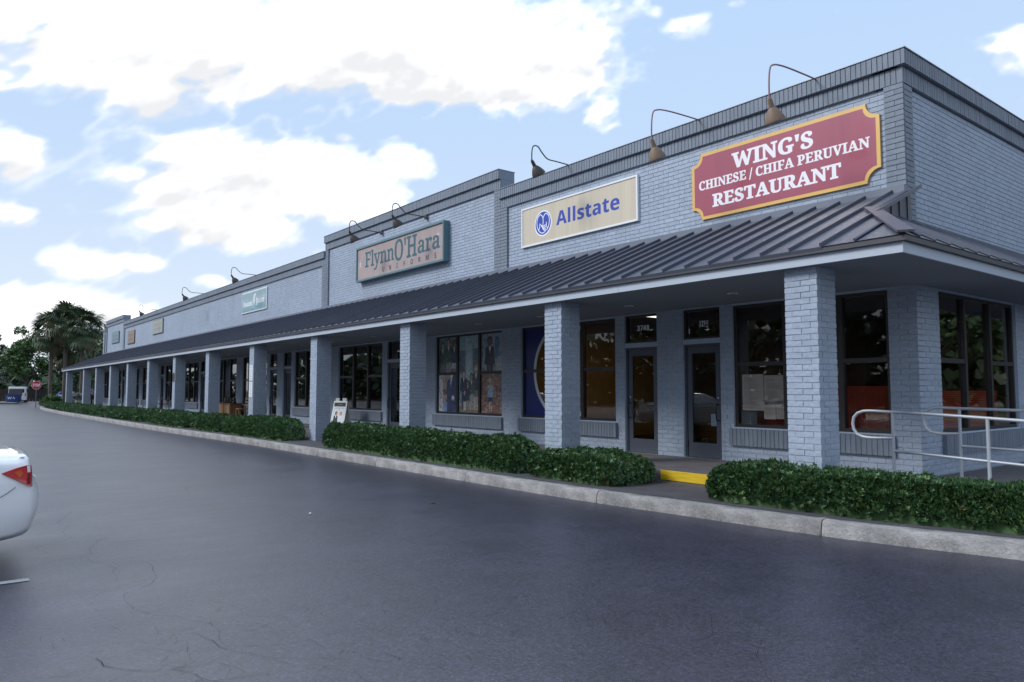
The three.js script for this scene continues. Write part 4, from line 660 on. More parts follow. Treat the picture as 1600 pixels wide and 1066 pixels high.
// ------------------------------------------------------------------ cars
function sedan(name, label, pos, turn, rgb, group) {
  const t = thing(name, label, 'car', group, pos); t.rotation.y = turn;
  const paint = new THREE.MeshPhysicalMaterial({ color: new THREE.Color().setRGB(...rgb), roughness: .35, clearcoat: 1, clearcoatRoughness: .04 }), glass = std(.02, .022, .025, .06), rubber = std(.02, .02, .02, .85), rim = std(.45, .45, .47, .3, { metalness: .8 });
  // stations along local z from the tail: [z, bottom, halfwidth low, belt y, halfwidth belt, top y, halfwidth top]
  const S = [[.00, .50, .60, .60, .66, .64, .60], [.015, .44, .70, .62, .74, .70, .68], [.06, .34, .80, .68, .84, .80, .74], [.085, .31, .83, .74, .86, .90, .76], [.10, .30, .84, .80, .865, .975, .74], [.13, .285, .855, .86, .87, .99, .72], [.20, .27, .875, .88, .88, .985, .70], [.34, .25, .89, .89, .892, .99, .68], [.62, .22, .905, .90, .905, 1.02, .66], [.86, .21, .91, .91, .908, 1.06, .64], [1.2, .20, .91, .92, .908, 1.27, .60], [1.6, .20, .91, .92, .908, 1.42, .57], [2.1, .20, .91, .92, .908, 1.47, .57], [2.6, .20, .91, .91, .908, 1.45, .57], [3.0, .20, .91, .90, .908, 1.34, .58], [3.5, .20, .91, .89, .905, 1.03, .66], [3.9, .20, .91, .86, .90, .93, .68], [4.4, .22, .88, .76, .87, .83, .66], [4.7, .27, .78, .64, .77, .72, .58], [4.81, .34, .62, .56, .62, .62, .50]];
  const ring = ([z, yb, wl, yt, wb, top, wt]) => [[0, yb], [wl * .88, yb], [wl * .98, yb + .06], [Math.max(wl, wb) * 1.0 + .005, lerp(yb, yt, .45)], [Math.max(wl, wb), lerp(yb, yt, .72)], [wb, yt], [lerp(wb, wt, .25), lerp(yt, top, .45)], [lerp(wb, wt, .75), lerp(yt, top, .9)], [wt * .8, top - .004], [0, top]].map(([x, y]) => [x, y, z]);
  const pos2 = [], idx = [], rings = S.map(ring), n = rings[0].length * 2 - 2;
  rings.forEach(R => { const full = [...R, ...R.slice(1, -1).reverse().map(([x, y, z]) => [-x, y, z])]; full.forEach(p => pos2.push(...p)); });
  for (let i = 0; i < S.length - 1; i++) for (let j = 0; j < n; j++) { const a = i * n + j, b = i * n + (j + 1) % n; idx.push(a, b, a + n, b, b + n, a + n); }
  for (const i of [0, S.length - 1]) for (let j = 1; j < n - 1; j++) i ? idx.push(i * n, i * n + j, i * n + j + 1) : idx.push(0, j + 1, j);
  part('body', rawGeo(pos2, null, null, idx), paint, t);
  const quad = (a, b, c, d) => rawGeo([...a, ...b, ...c, ...d], null, null, [0, 1, 2, 0, 2, 3]);
  const at = (z, f) => { let i = 0; while (i < S.length - 2 && S[i + 1][0] < z) i++; const k = (z - S[i][0]) / (S[i + 1][0] - S[i][0]), v = S[i].map((q, m) => lerp(q, S[i + 1][m], k)); return [lerp(v[4], v[6], f) + .006, lerp(v[3], v[5], Math.min(1, f * 1.2)), z]; };
  for (const s of [1, -1]) { const mir = p => [p[0] * s, p[1], p[2]];
    const strip = (z0, z1) => { const P = [], I = [], N = 8; for (let k = 0; k <= N; k++) { const z = lerp(z0, z1, k / N); P.push(...mir(at(z, .1)), ...mir(at(z, .42)), ...mir(at(z, .74))); if (k) { const b = k * 3; I.push(b - 3, b - 2, b, b - 2, b + 1, b, b - 2, b - 1, b + 1, b - 1, b + 2, b + 1); } } return rawGeo(P, null, null, I); };
    part('side_window', strip(1.25, 2.15), glass, t); part('side_window', strip(2.22, 3.15), glass, t);
    // tail lamp that wraps round the corner
    const lamp = (pts, m, nm, par) => { const P = [], I = []; pts.forEach(p => P.push(p[0] * s, p[1], p[2])); for (let k = 1; k < pts.length - 1; k++) I.push(0, k, k + 1); return part(nm, rawGeo(P, null, null, I), m, par); };
    const red = new THREE.MeshPhysicalMaterial({ color: new THREE.Color().setRGB(.55, .012, .016), roughness: .2, clearcoat: 1, clearcoatRoughness: .03, side: THREE.DoubleSide }), clearL = std(.7, .7, .72, .15, { side: THREE.DoubleSide });
    const tl = lamp([[.906, .845, .31], [.900, .885, .20], [.892, .905, .125], [.880, .90, .092], [.879, .80, .085], [.878, .715, .078], [.893, .735, .12], [.902, .79, .20]], red, 'tail_light', t);
    lamp([[.8985, .85, .215], [.8975, .87, .17], [.8955, .835, .15], [.8985, .80, .175]], std(.60, .10, .02, .2, { side: THREE.DoubleSide }), 'turn_lens', tl); lamp([[.8895, .835, .112], [.887, .835, .096], [.884, .735, .090], [.892, .745, .118]], std(.20, .006, .01, .2, { side: THREE.DoubleSide }), 'lower_lens', tl);
    lamp([[.888, .90, .10], [.887, .845, .096], [.889, .842, .118], [.892, .90, .125]], clearL, 'reverse_lens', tl);
    lamp([[.884, .895, .089], [.72, .89, .083], [.66, .80, .080], [.84, .72, .072], [.883, .72, .076]], red, 'tail_light', t);
    for (const wz of [1.02, 3.82]) { const w = new THREE.Group(); w.name = 'wheel'; w.position.set(.80 * s, .33, wz); t.add(w); part('tyre', new THREE.TorusGeometry(.245, .09, 12, 28).rotateY(Math.PI / 2), rubber, w); part('rim', new THREE.CylinderGeometry(.22, .22, .15, 20).rotateZ(Math.PI / 2), rim, w); part('arch', new THREE.CylinderGeometry(.36, .36, .235, 24, 1).rotateZ(Math.PI / 2).translate(.0, 0, 0), std(.01, .01, .01, .9), t).position.set(.795 * s, .33, wz); }
  }
  const topAt = z => { let i = 0; while (i < S.length - 2 && S[i + 1][0] < z) i++; const k = (z - S[i][0]) / (S[i + 1][0] - S[i][0]); return [lerp(S[i][6], S[i + 1][6], k), lerp(S[i][5], S[i + 1][5], k)]; };
  for (const [nm, z0, z1] of [['rear_window', .92, 1.52], ['windscreen', 2.68, 3.44]]) { const P = [], I = []; for (let k = 0; k <= 6; k++) { const z = lerp(z0, z1, k / 6), [w, y] = topAt(z); P.push(-w * .82, y + .004, z, w * .82, y + .004, z); if (k) { const b = k * 2; I.push(b - 2, b, b - 1, b - 1, b, b + 1); } } part(nm, rawGeo(P, null, null, I), glass, t); }
  part('boot_lip', new THREE.SphereGeometry(1, 28, 12).scale(.80, .020, .085).translate(0, .968, .155), paint, t);
  part('bumper_seam', [tube([[.912, .60, .62], [.908, .605, .40], [.90, .66, .28], [.893, .72, .20]], .0025, 12, 4), tube([[-.912, .60, .62], [-.908, .605, .40], [-.90, .66, .28], [-.893, .72, .20]], .0025, 12, 4)], std(.05, .05, .055, .8), t);
  part('number_plate', box(-.26, .26, .62, .74, -.012, .0), std(.6, .6, .58, .5), t);
  return t;
}
sedan('parked_car', 'white saloon car with red wraparound tail lamp parked beside the stall line', [-3.86, 0, 10.24], 0, [.80, .81, .83]);
sedan('parked_car', 'dark grey saloon car parked further along the row from the white one', [-9.6, 0, 11.2], 0, [.03, .032, .036]);
sedan('parked_car', 'silver saloon car parked between the dark grey car and the blue one', [-15.2, 0, 11.6], 0, [.42, .43, .45]);
sedan('parked_car', 'blue saloon car parked at the far end of the row', [-26.5, 0, 12.4], 0, [.03, .06, .17]);
// ------------------------------------------------------------------ things on the walkway
{ // sandwich board
  const t = thing('sandwich_board', 'white sandwich board with black header and two printed figures on the walkway', 'sign', null, [-17.2, SW, .72]);
  t.rotation.y = .25;
  const tex = canvasTex(360, 520, (c, w, h) => { c.fillStyle = '#c9d0d6'; c.fillRect(0, 0, w, h); c.fillStyle = '#141a1a'; c.fillRect(8, 8, w - 16, 82); c.fillStyle = 'rgba(120,130,110,.8)'; c.fillRect(110, 44, 140, 12); c.fillStyle = '#5b6672'; for (let x = 60; x < 300; x += 26) c.fillRect(x, 116, 18, 12); c.fillStyle = '#4a7890'; c.fillRect(170, 150, 26, 16); fig(c, 110, 640, 440, '#1a1412', '#9a7058', '#1a1f30', '#9a8c78'); fig(c, 250, 640, 430, '#7a2c24', '#c99a84', '#c9d0d6', '#303848'); });
  for (const s of [1, -1]) { const g = new THREE.Group(); g.name = 'panel'; g.position.set(0, .86, 0); g.rotation.x = -s * .2; t.add(g); part('board', rbox(-.33, .33, -.84, .03, s * .01, s * .01 + .025, .008), std(.70, .72, .74, .45), g); const p = part('print', planeUV(new THREE.PlaneGeometry(.58, .80), -.29, -.40, .58, .80).translate(0, -.41, 0), decal({ map: tex }), g); p.position.z = s > 0 ? .0375 : .0125 - .03; if (s < 0) p.rotation.y = Math.PI; }
  part('handle', [box(-.26, -.08, .87, .99, -.02, .02), box(.08, .26, .87, .99, -.02, .02)], std(.62, .64, .66, .5), t);
}
{ // furniture shop goods
  const wood = std(.22, .115, .05, .55), dark = std(.03, .018, .014, .5), r = rng(50);
  const c = thing('wooden_cabinet', 'brown wooden cabinet set out on the walkway with dark ornaments on top', 'cabinet', null, [-29.3, SW, .42]);
  part('carcass', rbox(-.8, .8, .06, .62, -.25, .25, .01), wood, c); part('top', rbox(-.84, .84, .625, .66, -.28, .28, .008), std(.17, .085, .04, .45), c); for (const x of [-.4, .4]) part('door', rbox(x - .37, x + .37, .10, .58, .252, .268, .006), std(.26, .14, .06, .5), c); for (const x of [-.72, .72]) part('foot', box(x - .05, x + .05, 0, .06, -.2, .2), dark, c);
  for (let k = 0; k < 4; k++) { const o = thing('dark_ornament', 'dark turned ornament standing in a row on the wooden cabinet', 'ornament', 'ornaments on the wooden cabinet', [-29.9 + k * .4, SW + .662, .42]); part('body', new THREE.LatheGeometry([[0, 0], [.08, 0], [.10, .05], [.06, .12], [.09, .18], [.05, .24], [0, .26]].map(p => new THREE.Vector2(...p)), 12), dark, o); }
  const ch = thing('wooden_chair', 'worn wooden chair beside the brown cabinet on the walkway', 'chair', null, [-27.2, SW, .55]);
  part('seat', rbox(-.22, .22, .43, .47, -.22, .22, .01), wood, ch); for (const x of [-.19, .19]) for (const z of [-.19, .19]) part('leg', box(x - .02, x + .02, 0, z < 0 ? .9 : .43, z - .02, z + .02), wood, ch); for (const y of [.58, .70, .84]) part('back_slat', rbox(-.19, .19, y, y + .06, -.2, -.18, .005), std(.30, .20, .11, .6), ch);
  for (const [x, l] of [[-40.6, 'dark folding bistro chair beside the small table outside a far shop'], [-42.0, 'second dark bistro chair on the far side of the small table']]) { const b = thing('bistro_chair', l, 'chair', null, [x, SW, .55]); part('seat', rbox(-.2, .2, .44, .47, -.2, .2, .01), dark, b); part('back', rbox(-.2, .2, .6, .88, -.21, -.19, .008), dark, b); for (const q of [-.18, .18]) for (const z of [-.18, .18]) part('leg', cyl([q, 0, z], [q, z < 0 ? .88 : .44, z], .013), dark, b); }
  const tb = thing('bistro_table', 'small round table between two dark bistro chairs', 'table', null, [-41.3, SW, .55]); part('top', new THREE.CylinderGeometry(.33, .33, .025, 24).translate(0, .72, 0), std(.3, .22, .18, .5), tb); part('leg', cyl([0, 0, 0], [0, .71, 0], .025), dark, tb); part('foot', new THREE.CylinderGeometry(.2, .23, .02, 20).translate(0, .01, 0), dark, tb);
  const pb = thing('sandwich_board', 'plain pinkish sandwich board leaning near a far column', 'sign', null, [-47.4, SW, .75]); for (const s of [1, -1]) { const m = part('panel', rbox(-.32, .32, -.95, .03, 0, .02, .006), std(.42, .38, .40, .6), pb); m.position.y = .95; m.rotation.x = -s * .2; }
  // vertical banners on a column
  const ban = (y0, y1, lab, seed) => { const q = rng(seed), t = thing('column_banner', lab, 'banner', null, [-20.10, (y0 + y1) / 2, 2.627]), h = y1 - y0; const tex = canvasTex(96, 256, (c, w, H) => { c.fillStyle = '#d2d8de'; c.fillRect(0, 0, w, H); c.fillStyle = '#7f8fa6'; for (let y = 24; y < H - 30; y += 38) { c.fillRect(34, y, 8, 26); c.fillRect(34 + q() * 10, y + (q() < .5 ? 0 : 20), 24, 7); c.fillRect(52, y + 6, 7, 20 * q() + 4); } }); part('sheet', planeUV(new THREE.BoxGeometry(.32, h, .006), -.16, -h / 2, .32, h), decal({ map: tex }), t); };
  ban(1.88, 2.40, 'upper white vertical banner with grey lettering on a brick column', 3); ban(1.33, 1.83, 'lower white vertical banner with grey lettering on a brick column', 4);
  const pl = thing('column_plaque', 'small dark plaque on a column by the far doors', 'plaque', null, [-30.12, 2.13, 2.627]); part('plate', rbox(-.13, .13, -.18, .18, 0, .012, .004), std(.03, .02, .02, .5), pl); part('rim', [box(-.14, .14, -.195, -.181, 0, .014), box(-.14, .14, .181, .195, 0, .014)], std(.1, .08, .07, .5), pl);
}
// a person bending forward on the far walkway
{
  const t = thing('person', 'person in pale blue shirt and dark trousers leaning forward on the far walkway', 'person', null, [-63.3, SW, .62]); t.rotation.y = -.15;
  const J = { pel: [0, .92, 0], chest: [.26, 1.20, 0], neck: [.40, 1.28, 0], head: [.52, 1.34, 0], shL: [.32, 1.24, .19], shR: [.32, 1.24, -.19], elL: [.36, .98, .26], elR: [.42, 1.0, -.22], haL: [.50, .78, .22], haR: [.56, .80, -.16], hipL: [0, .90, .10], hipR: [0, .90, -.10], knL: [.06, .50, .12], knR: [-.02, .50, -.12], anL: [-.02, .09, .12], anR: [-.08, .09, -.12], toL: [.14, .04, .13], toR: [.08, .04, -.13] };
  const bone = (a, b, ra, rb) => ({ a: J[a], b: J[b], ra, rb });
  const torso = [bone('pel', 'chest', .155, .17), bone('chest', 'neck', .14, .06), bone('shL', 'shR', .08, .08)], arms = [bone('shL', 'elL', .058, .046), bone('shR', 'elR', .058, .046)], fore = [bone('elL', 'haL', .044, .032), bone('elR', 'haR', .044, .032)], legs = [bone('hipL', 'knL', .095, .062), bone('hipR', 'knR', .095, .062), bone('knL', 'anL', .06, .042), bone('knR', 'anR', .06, .042), bone('hipL', 'hipR', .11, .11)], feet = [bone('anL', 'toL', .045, .035), bone('anR', 'toR', .045, .035)], head = [bone('neck', 'head', .055, .06), { a: [.50, 1.33, 0], b: [.56, 1.37, 0], ra: .10, rb: .095 }, { a: [.64, 1.33, 0], b: [.655, 1.325, 0], ra: .02, rb: .015 }], hands = ['L', 'R'].flatMap(s => { const h = J['ha' + s]; return [{ a: h, b: [h[0] + .05, h[1] - .05, h[2]], ra: .034, rb: .03 }, ...[-.024, -.008, .008, .024].map((o, k) => ({ a: [h[0] + .05, h[1] - .06, h[2] + o], b: [h[0] + .07 + (k % 2) * .01, h[1] - .13, h[2] + o * 1.2], ra: .009, rb: .008 })), { a: [h[0] + .03, h[1] - .02, h[2] + .03], b: [h[0] + .08, h[1] - .06, h[2] + .05], ra: .011, rb: .009 }]; });
  function body(name, bones, inflate, mat, parent, clip) {
    const N = 72, mc = new MarchingCubes(N, mat, false, false, 60000), sc = 1.0, off = [.22, .78, 0]; mc.isolation = 0;
    for (let k = 0; k < N; k++) for (let j = 0; j < N; j++) for (let i = 0; i < N; i++) {
      const p = [(i - N / 2) / (N / 2) * sc + off[0], (j - N / 2) / (N / 2) * sc + off[1], (k - N / 2) / (N / 2) * sc + off[2]]; let d = 9;
      for (const b of bones) { const ab = [b.b[0] - b.a[0], b.b[1] - b.a[1], b.b[2] - b.a[2]], ap = [p[0] - b.a[0], p[1] - b.a[1], p[2] - b.a[2]], l2 = ab[0] ** 2 + ab[1] ** 2 + ab[2] ** 2, h = clamp((ap[0] * ab[0] + ap[1] * ab[1] + ap[2] * ab[2]) / l2), q = Math.hypot(ap[0] - ab[0] * h, ap[1] - ab[1] * h, ap[2] - ab[2] * h) - lerp(b.ra, b.rb, h) - inflate, kk = .035, hh = clamp(.5 + .5 * (d - q) / kk); d = lerp(d, q, hh) - kk * hh * (1 - hh); }
      if (clip) d = Math.max(d, clip(p)); mc.field[k * N * N + j * N + i] = -d;
    }
    mc.update(); const n = mc.count, g = new THREE.BufferGeometry(); const P = new Float32Array(n * 3); for (let v = 0; v < n; v++) { P[v * 3] = mc.positionArray[v * 3] * sc + off[0]; P[v * 3 + 1] = mc.positionArray[v * 3 + 1] * sc + off[1]; P[v * 3 + 2] = mc.positionArray[v * 3 + 2] * sc + off[2]; }
    g.setAttribute('position', new THREE.BufferAttribute(P, 3)); g.setAttribute('normal', new THREE.BufferAttribute(mc.normalArray.slice(0, n * 3), 3)); return part(name, g, mat, parent);
  }
  body('body', [...torso, ...arms, ...fore, ...legs, ...head, ...hands], 0, std(.40, .23, .16, .6), t);
  body('shirt', [...torso, ...arms], .014, std(.42, .50, .66, .8), t, p => .90 - p[1]); body('trousers', legs, .012, std(.018, .02, .03, .8), t); body('shoes', feet, .012, std(.015, .014, .013, .6), t);
  body('hair', [{ a: [.49, 1.37, 0], b: [.55, 1.41, 0], ra: .10, rb: .09 }], .004, std(.02, .014, .01, .8), t, p => (p[0] - .60) + (1.36 - p[1]) * .6);
}
// plant pots at the open end of the walkway
for (const [x, z, l] of [[-66.6, 1.2, 'pale flowering plant in a pot at the open end of the walkway'], [-67.6, .2, 'leafy plant in a tall pot behind the pale flowering one']]) {
  const t = thing('potted_plant', l, 'plant', null, [x, SW, z]), r = rng(Math.round(x * -10)); part('pot', new THREE.LatheGeometry([[0, 0], [.18, 0], [.26, .4], [.28, .42], [.24, .42], [.22, .38], [0, .38]].map(p => new THREE.Vector2(...p)), 18), std(.5, .48, .45, .8), t);
  const n = 160, im = new THREE.InstancedMesh(rosFar, leafMat, n), m = new THREE.Matrix4(), q = new THREE.Quaternion(), c = new THREE.Color(); for (let i = 0; i < n; i++) { const a = r() * 6.28, b = Math.sqrt(r()) * .42, y = .45 + r() * .6; q.setFromEuler(new THREE.Euler(r() - .5, r() * 6, r() - .5)); m.compose(new THREE.Vector3(Math.cos(a) * b, y, Math.sin(a) * b), q, new THREE.Vector3(1, 1, 1)); im.setMatrixAt(i, m); r() < .35 && z > .5 ? c.setRGB(.55, .52, .45) : c.setRGB(.05, .10, .04); im.setColorAt(i, c); } im.name = 'leaves'; im.userData.kind = 'stuff'; t.add(im); sh(t);
}
// ------------------------------------------------------------------ trees
const barkMap = dataTex(256, (u, v) => { const n = fbm(u * 10, v * 30, 4, 10); return .75 + (n - .5) * .6; }, true);
const bark = std(.17, .145, .125, .95, { map: barkMap }), barkDark = std(.10, .085, .07, .95, { map: barkMap });
const frondGeo = (() => { // a fan leaf: stalk, then blades that spread, fold and droop
  const pos = [], idx = [], r = rng(70), quad = (a, b, c, d) => { const k = pos.length / 3; pos.push(...a, ...b, ...c, ...d); idx.push(k, k + 1, k + 2, k, k + 2, k + 3); };
  quad([-.018, 0, 0], [.018, 0, 0], [.012, .02, 1.05], [-.012, .02, 1.05]);
  for (let k = 0; k < 24; k++) { const a = (k - 11.5) / 11.5 * 1.75, L = 1.0 * (1 - Math.abs(a) * .16) * (.9 + r() * .2), dx = Math.sin(a), dz = Math.cos(a), px = dz, pz = -dx, w = .055, lift = .10 * Math.cos(a * .9) - Math.abs(a) * .10, y1 = .02 + lift * .8, y2 = y1 - .10 - r() * .12, y3 = y2 - .28 - r() * .22;
    const A = [0, .02, 1.03], m = (d, y, ww) => [[dx * d - px * ww, y, 1.03 + dz * d - pz * ww], [dx * d + px * ww, y + .012, 1.03 + dz * d + pz * ww]]; const [b0, b1] = m(L * .5, y1, w), [c0, c1] = m(L * .8, y2, w * .6), t = [dx * L, y3, 1.03 + dz * L], i = pos.length / 3; pos.push(...A, ...b0, ...b1, ...c0, ...c1, ...t); idx.push(i, i + 1, i + 2, i + 1, i + 3, i + 4, i + 1, i + 4, i + 2, i + 3, i + 5, i + 4); }
  return rawGeo(pos, null, null, idx);
})();
const frondMats = [[.045, .078, .032], [.060, .098, .040], [.034, .062, .030], [.085, .10, .045]].map(c => std(...c, .6, { side: THREE.DoubleSide })), deadMats = [[.12, .095, .05], [.09, .08, .045]].map(c => std(...c, .85, { side: THREE.DoubleSide }));
function palm(x, z, h, seed, label, s = 1.25, n = 46, group = 'fan palms beyond the end of the building') {
  const t = thing('fan_palm', label, 'palm tree', group, [x, 0, z]), r = rng(seed), lean = (r() - .5) * .5;
  part('trunk', tube([[0, -.1, 0], [lean * .2, h * .35, 0], [lean * .6, h * .7, lean * .3], [lean, h, lean * .5]], .19, 20, 10), bark, t);
  for (let k = 0; k < n; k++) { const f = k / n, el = lerp(1.45, -1.15, Math.pow(f, .85)) + (r() - .5) * .2, dead = f > .86, m = new THREE.Mesh(frondGeo, dead ? deadMats[k % 2] : frondMats[Math.floor(r() * 4)]); m.name = 'frond'; m.position.set(lean, h - f * .5 + .1, lean * .5); m.rotation.set(-el, 0, 0); const g = new THREE.Euler(-el, k * 2.39996 + r() * .4, (r() - .5) * .5, 'YXZ'); m.rotation.copy(g); m.scale.setScalar(s * (.85 + r() * .3)); m.castShadow = m.receiveShadow = true; t.add(m); }
}
palm(-89.4, .8, 8.0, 1, 'fan palm standing closest to the red stop sign'); palm(-87.6, -.3, 8.7, 2, 'tallest fan palm in the clump past the building end'); palm(-86.2, -1.7, 8.2, 3, 'fan palm partly behind the end of the canopy'); palm(-91.5, -1.2, 6.6, 4, 'shorter fan palm at the back of the clump');
const leafQuad = rawGeo([-.5, 0, -.2, .1, .05, -.35, .5, 0, 0, .1, .05, .35, -.5, 0, .2], null, null, [0, 1, 3, 1, 2, 3, 0, 3, 4]);
function tree(x, z, h, rad, seed, label, tint, n = 5200, leaf = .34, group = 'broadleaf trees beyond the lot') {
  const t = thing('broadleaf_tree', label, 'tree', group, [x, 0, z]), r = rng(seed), limbs = [], ends = [], th = h * .38;
  limbs.push(cyl([0, -.1, 0], [0, th, 0], h * .028, h * .02, 9));
  for (let k = 0; k < 7; k++) { const a = k * 2.4 + r(), e = .5 + r() * .7, L = rad * (.55 + r() * .4), p = [Math.cos(a) * Math.cos(e) * L, th + Math.sin(e) * L * 1.1 + h * .05, Math.sin(a) * Math.cos(e) * L]; limbs.push(cyl([0, th * (.75 + r() * .25), 0], p, h * .014, h * .006, 6)); ends.push(p); for (let q = 0; q < 3; q++) { const p2 = [p[0] + (r() - .5) * rad * .8, p[1] + (r() - .2) * rad * .6, p[2] + (r() - .5) * rad * .8]; limbs.push(cyl(p, p2, h * .006, h * .002, 5)); ends.push(p2); } }
  part('trunk', limbs, barkDark, t);
  const im = new THREE.InstancedMesh(leafQuad, leafMat, n), m = new THREE.Matrix4(), q = new THREE.Quaternion(), c = new THREE.Color(), cl = []; for (let k = 0; k < 34; k++) { const e = ends[k % ends.length]; cl.push([e[0] + (r() - .5) * rad * .6, Math.max(h * (k % 3 ? .30 : .16), e[1] + (r() - (k % 3 ? .4 : 1.1)) * rad * .7), e[2] + (r() - .5) * rad * .5, rad * (.20 + r() * .17)]); }
  for (let i = 0; i < n; i++) { const k = cl[Math.floor(r() * cl.length)], a = r() * 6.28, b = Math.acos(r() * 2 - 1), d = k[3] * Math.pow(r(), .4); q.setFromEuler(new THREE.Euler(r() * 3, r() * 6, r() * 3)); const s = leaf * (.7 + r() * .6); m.compose(new THREE.Vector3(k[0] + Math.sin(b) * Math.cos(a) * d, k[1] + Math.cos(b) * d * .75, k[2] + Math.sin(b) * Math.sin(a) * d), q, new THREE.Vector3(s, s, s)); im.setMatrixAt(i, m); const w = .7 + r() * .6; c.setRGB(tint[0] * w, tint[1] * w, tint[2] * w); im.setColorAt(i, c); }
  im.name = 'crown'; im.userData.kind = 'stuff'; im.castShadow = im.receiveShadow = true; t.add(im);
}
const G1 = [.062, .125, .035], G2 = [.035, .062, .032], G3 = [.05, .09, .035];
tree(-112, 1.0, 8.0, 3.8, 31, 'bright green broadleaf tree to the left of the fan palms', G1); tree(-118, -5.5, 7.6, 4.4, 32, 'mid green tree behind the fan palm trunks', G3); tree(-126, 4.6, 6.8, 4.2, 33, 'dark bluish tree behind the blue dumpster', G2); tree(-104, -6.5, 7.8, 4.2, 34, 'rounded green tree behind the open end of the walkway', G3); tree(-96, -9, 8.2, 4.4, 35, 'broad tree showing between the last columns', G1); tree(-134, 11, 8, 4.6, 36, 'tall dark tree beyond the dumpster island', G2);
// trees that the shop windows mirror
for (const [x, z, h, rd, k] of [[-16, 30, 10, 5, 41], [-30, 33, 11, 5.5, 42], [-48, 31, 10, 5, 43], [-70, 34, 11, 5.5, 44], [0, 34, 10, 5, 45]]) tree(x, z, h, rd, k, ['', 'shade tree across the lot opposite the beige insurance sign', 'shade tree across the lot opposite the taupe uniform sign', 'shade tree across the lot opposite the juice bar sign', 'shade tree across the lot opposite the far parapet', 'shade tree across the lot opposite the corner column'][k - 40], k % 2 ? G2 : G3, 2600, .5, 'shade trees across the parking lot');
for (const [x, z, h, rd, k] of [[9, -44, 9, 6, 51], [19, -46, 10, 6, 52], [28, -42, 9, 6, 53]]) tree(x, z, h, rd, k, ['', 'tree behind the shops standing closest to the back wall', 'middle tree of the three behind the shops', 'tree behind the shops standing farthest from the back wall'][k - 50], G3, 2600, .5, 'trees behind the shops');
{ // far wood that closes the view behind the lot, beyond the palms and behind the shops
  const rw = rng(91), spans = [[-150, 60, 44, 56, 8.5], [-200, -150, -60, 40, 6], [-60, 50, -66, -56, 9]];
  spans.forEach(([x0, x1, z0, z1, h], si) => { const n = 9000, im = new THREE.InstancedMesh(leafQuad, leafMat, n), m = new THREE.Matrix4(), q = new THREE.Quaternion(), c = new THREE.Color(); for (let i = 0; i < n; i++) { const x = lerp(x0, x1, rw()), z = lerp(z0, z1, rw()), top = h * (.6 + .55 * ff(x * .16 + 9, z * .16 + si * 30, 3)); q.setFromEuler(new THREE.Euler(rw() * 3, rw() * 6, rw() * 3)); const s = 1.0 + rw() * .9; m.compose(new THREE.Vector3(x, Math.pow(rw(), .8) * top, z), q, new THREE.Vector3(s, s, s)); im.setMatrixAt(i, m); const w = .7 + rw() * .6; c.setRGB(.036 * w, .066 * w, .030 * w); im.setColorAt(i, c); } im.name = numbered('far_wood'); im.userData = { kind: 'stuff', label: ['dark wood across the parking lot', 'dark wood beyond the palms and dumpster', 'dark wood behind the shop building'][si], category: 'wood' }; im.castShadow = im.receiveShadow = true; scene.add(im); });
}
palm(7.2, -15.5, 7.2, 61, 'fan palm beside the shops mirrored in the side window', 1.25, 46, null);
{ // round bush and low growth by the stop sign
  const t = thing('round_bush', 'round clipped bush beside the stop sign at the kerb end', 'bush', null, [-77.2, .1, 1.9]), r = rng(80), n = 1600, im = new THREE.InstancedMesh(rosFar, leafMat, n), m = new THREE.Matrix4(), q = new THREE.Quaternion(), c = new THREE.Color();
  for (let i = 0; i < n; i++) { const a = r() * 6.28, b = Math.acos(r()), d = .8 + r() * .22; q.setFromEuler(new THREE.Euler(r() * 2 - 1, r() * 6, r() * 2 - 1)); m.compose(new THREE.Vector3(Math.sin(b) * Math.cos(a) * .95 * d, Math.cos(b) * 1.05 * d, Math.sin(b) * Math.sin(a) * .95 * d), q, new THREE.Vector3(1, 1, 1)); im.setMatrixAt(i, m); const w = .8 + r() * .5; c.setRGB(.06 * w, .115 * w, .03 * w); im.setColorAt(i, c); }
  im.name = 'foliage'; im.userData.kind = 'stuff'; t.add(im); part('inner_growth', new THREE.SphereGeometry(.8, 14, 8, 0, 6.2832, 0, 1.6), coreMat, t); sh(t);
  const b = thing('ground_cover', 'low dark planting round the palm trunks at the end of the building', 'plants'); b.userData.kind = 'stuff'; const n2 = 3500, i2 = new THREE.InstancedMesh(rosFar, leafMat, n2); for (let i = 0; i < n2; i++) { const x = -93 + r() * 19, z = -4 + r() * 6.5 - Math.max(0, (-76 - x)) * 0; q.setFromEuler(new THREE.Euler(r() - .5, r() * 6, r() - .5)); m.compose(new THREE.Vector3(x, .12 + r() * .3, Math.min(z, kerbZ(x) - .6)), q, new THREE.Vector3(1.5, 1.5, 1.5)); i2.setMatrixAt(i, m); const w = .7 + r() * .5; c.setRGB(.035 * w, .06 * w, .028 * w); i2.setColorAt(i, c); } i2.name = 'plants'; i2.userData.kind = 'stuff'; b.add(i2); sh(b);
}
{ // planting bed ground beyond the building end
  struct('planting_bed', box(-96, -66.2, -.02, .12, -26, 1.2), std(.05, .042, .03, .95));
  struct('far_island', rbox(-112, -97, -.02, .14, 3.0, 7.5, .05), std(.34, .32, .29, .9, { map: concreteMap }));
}
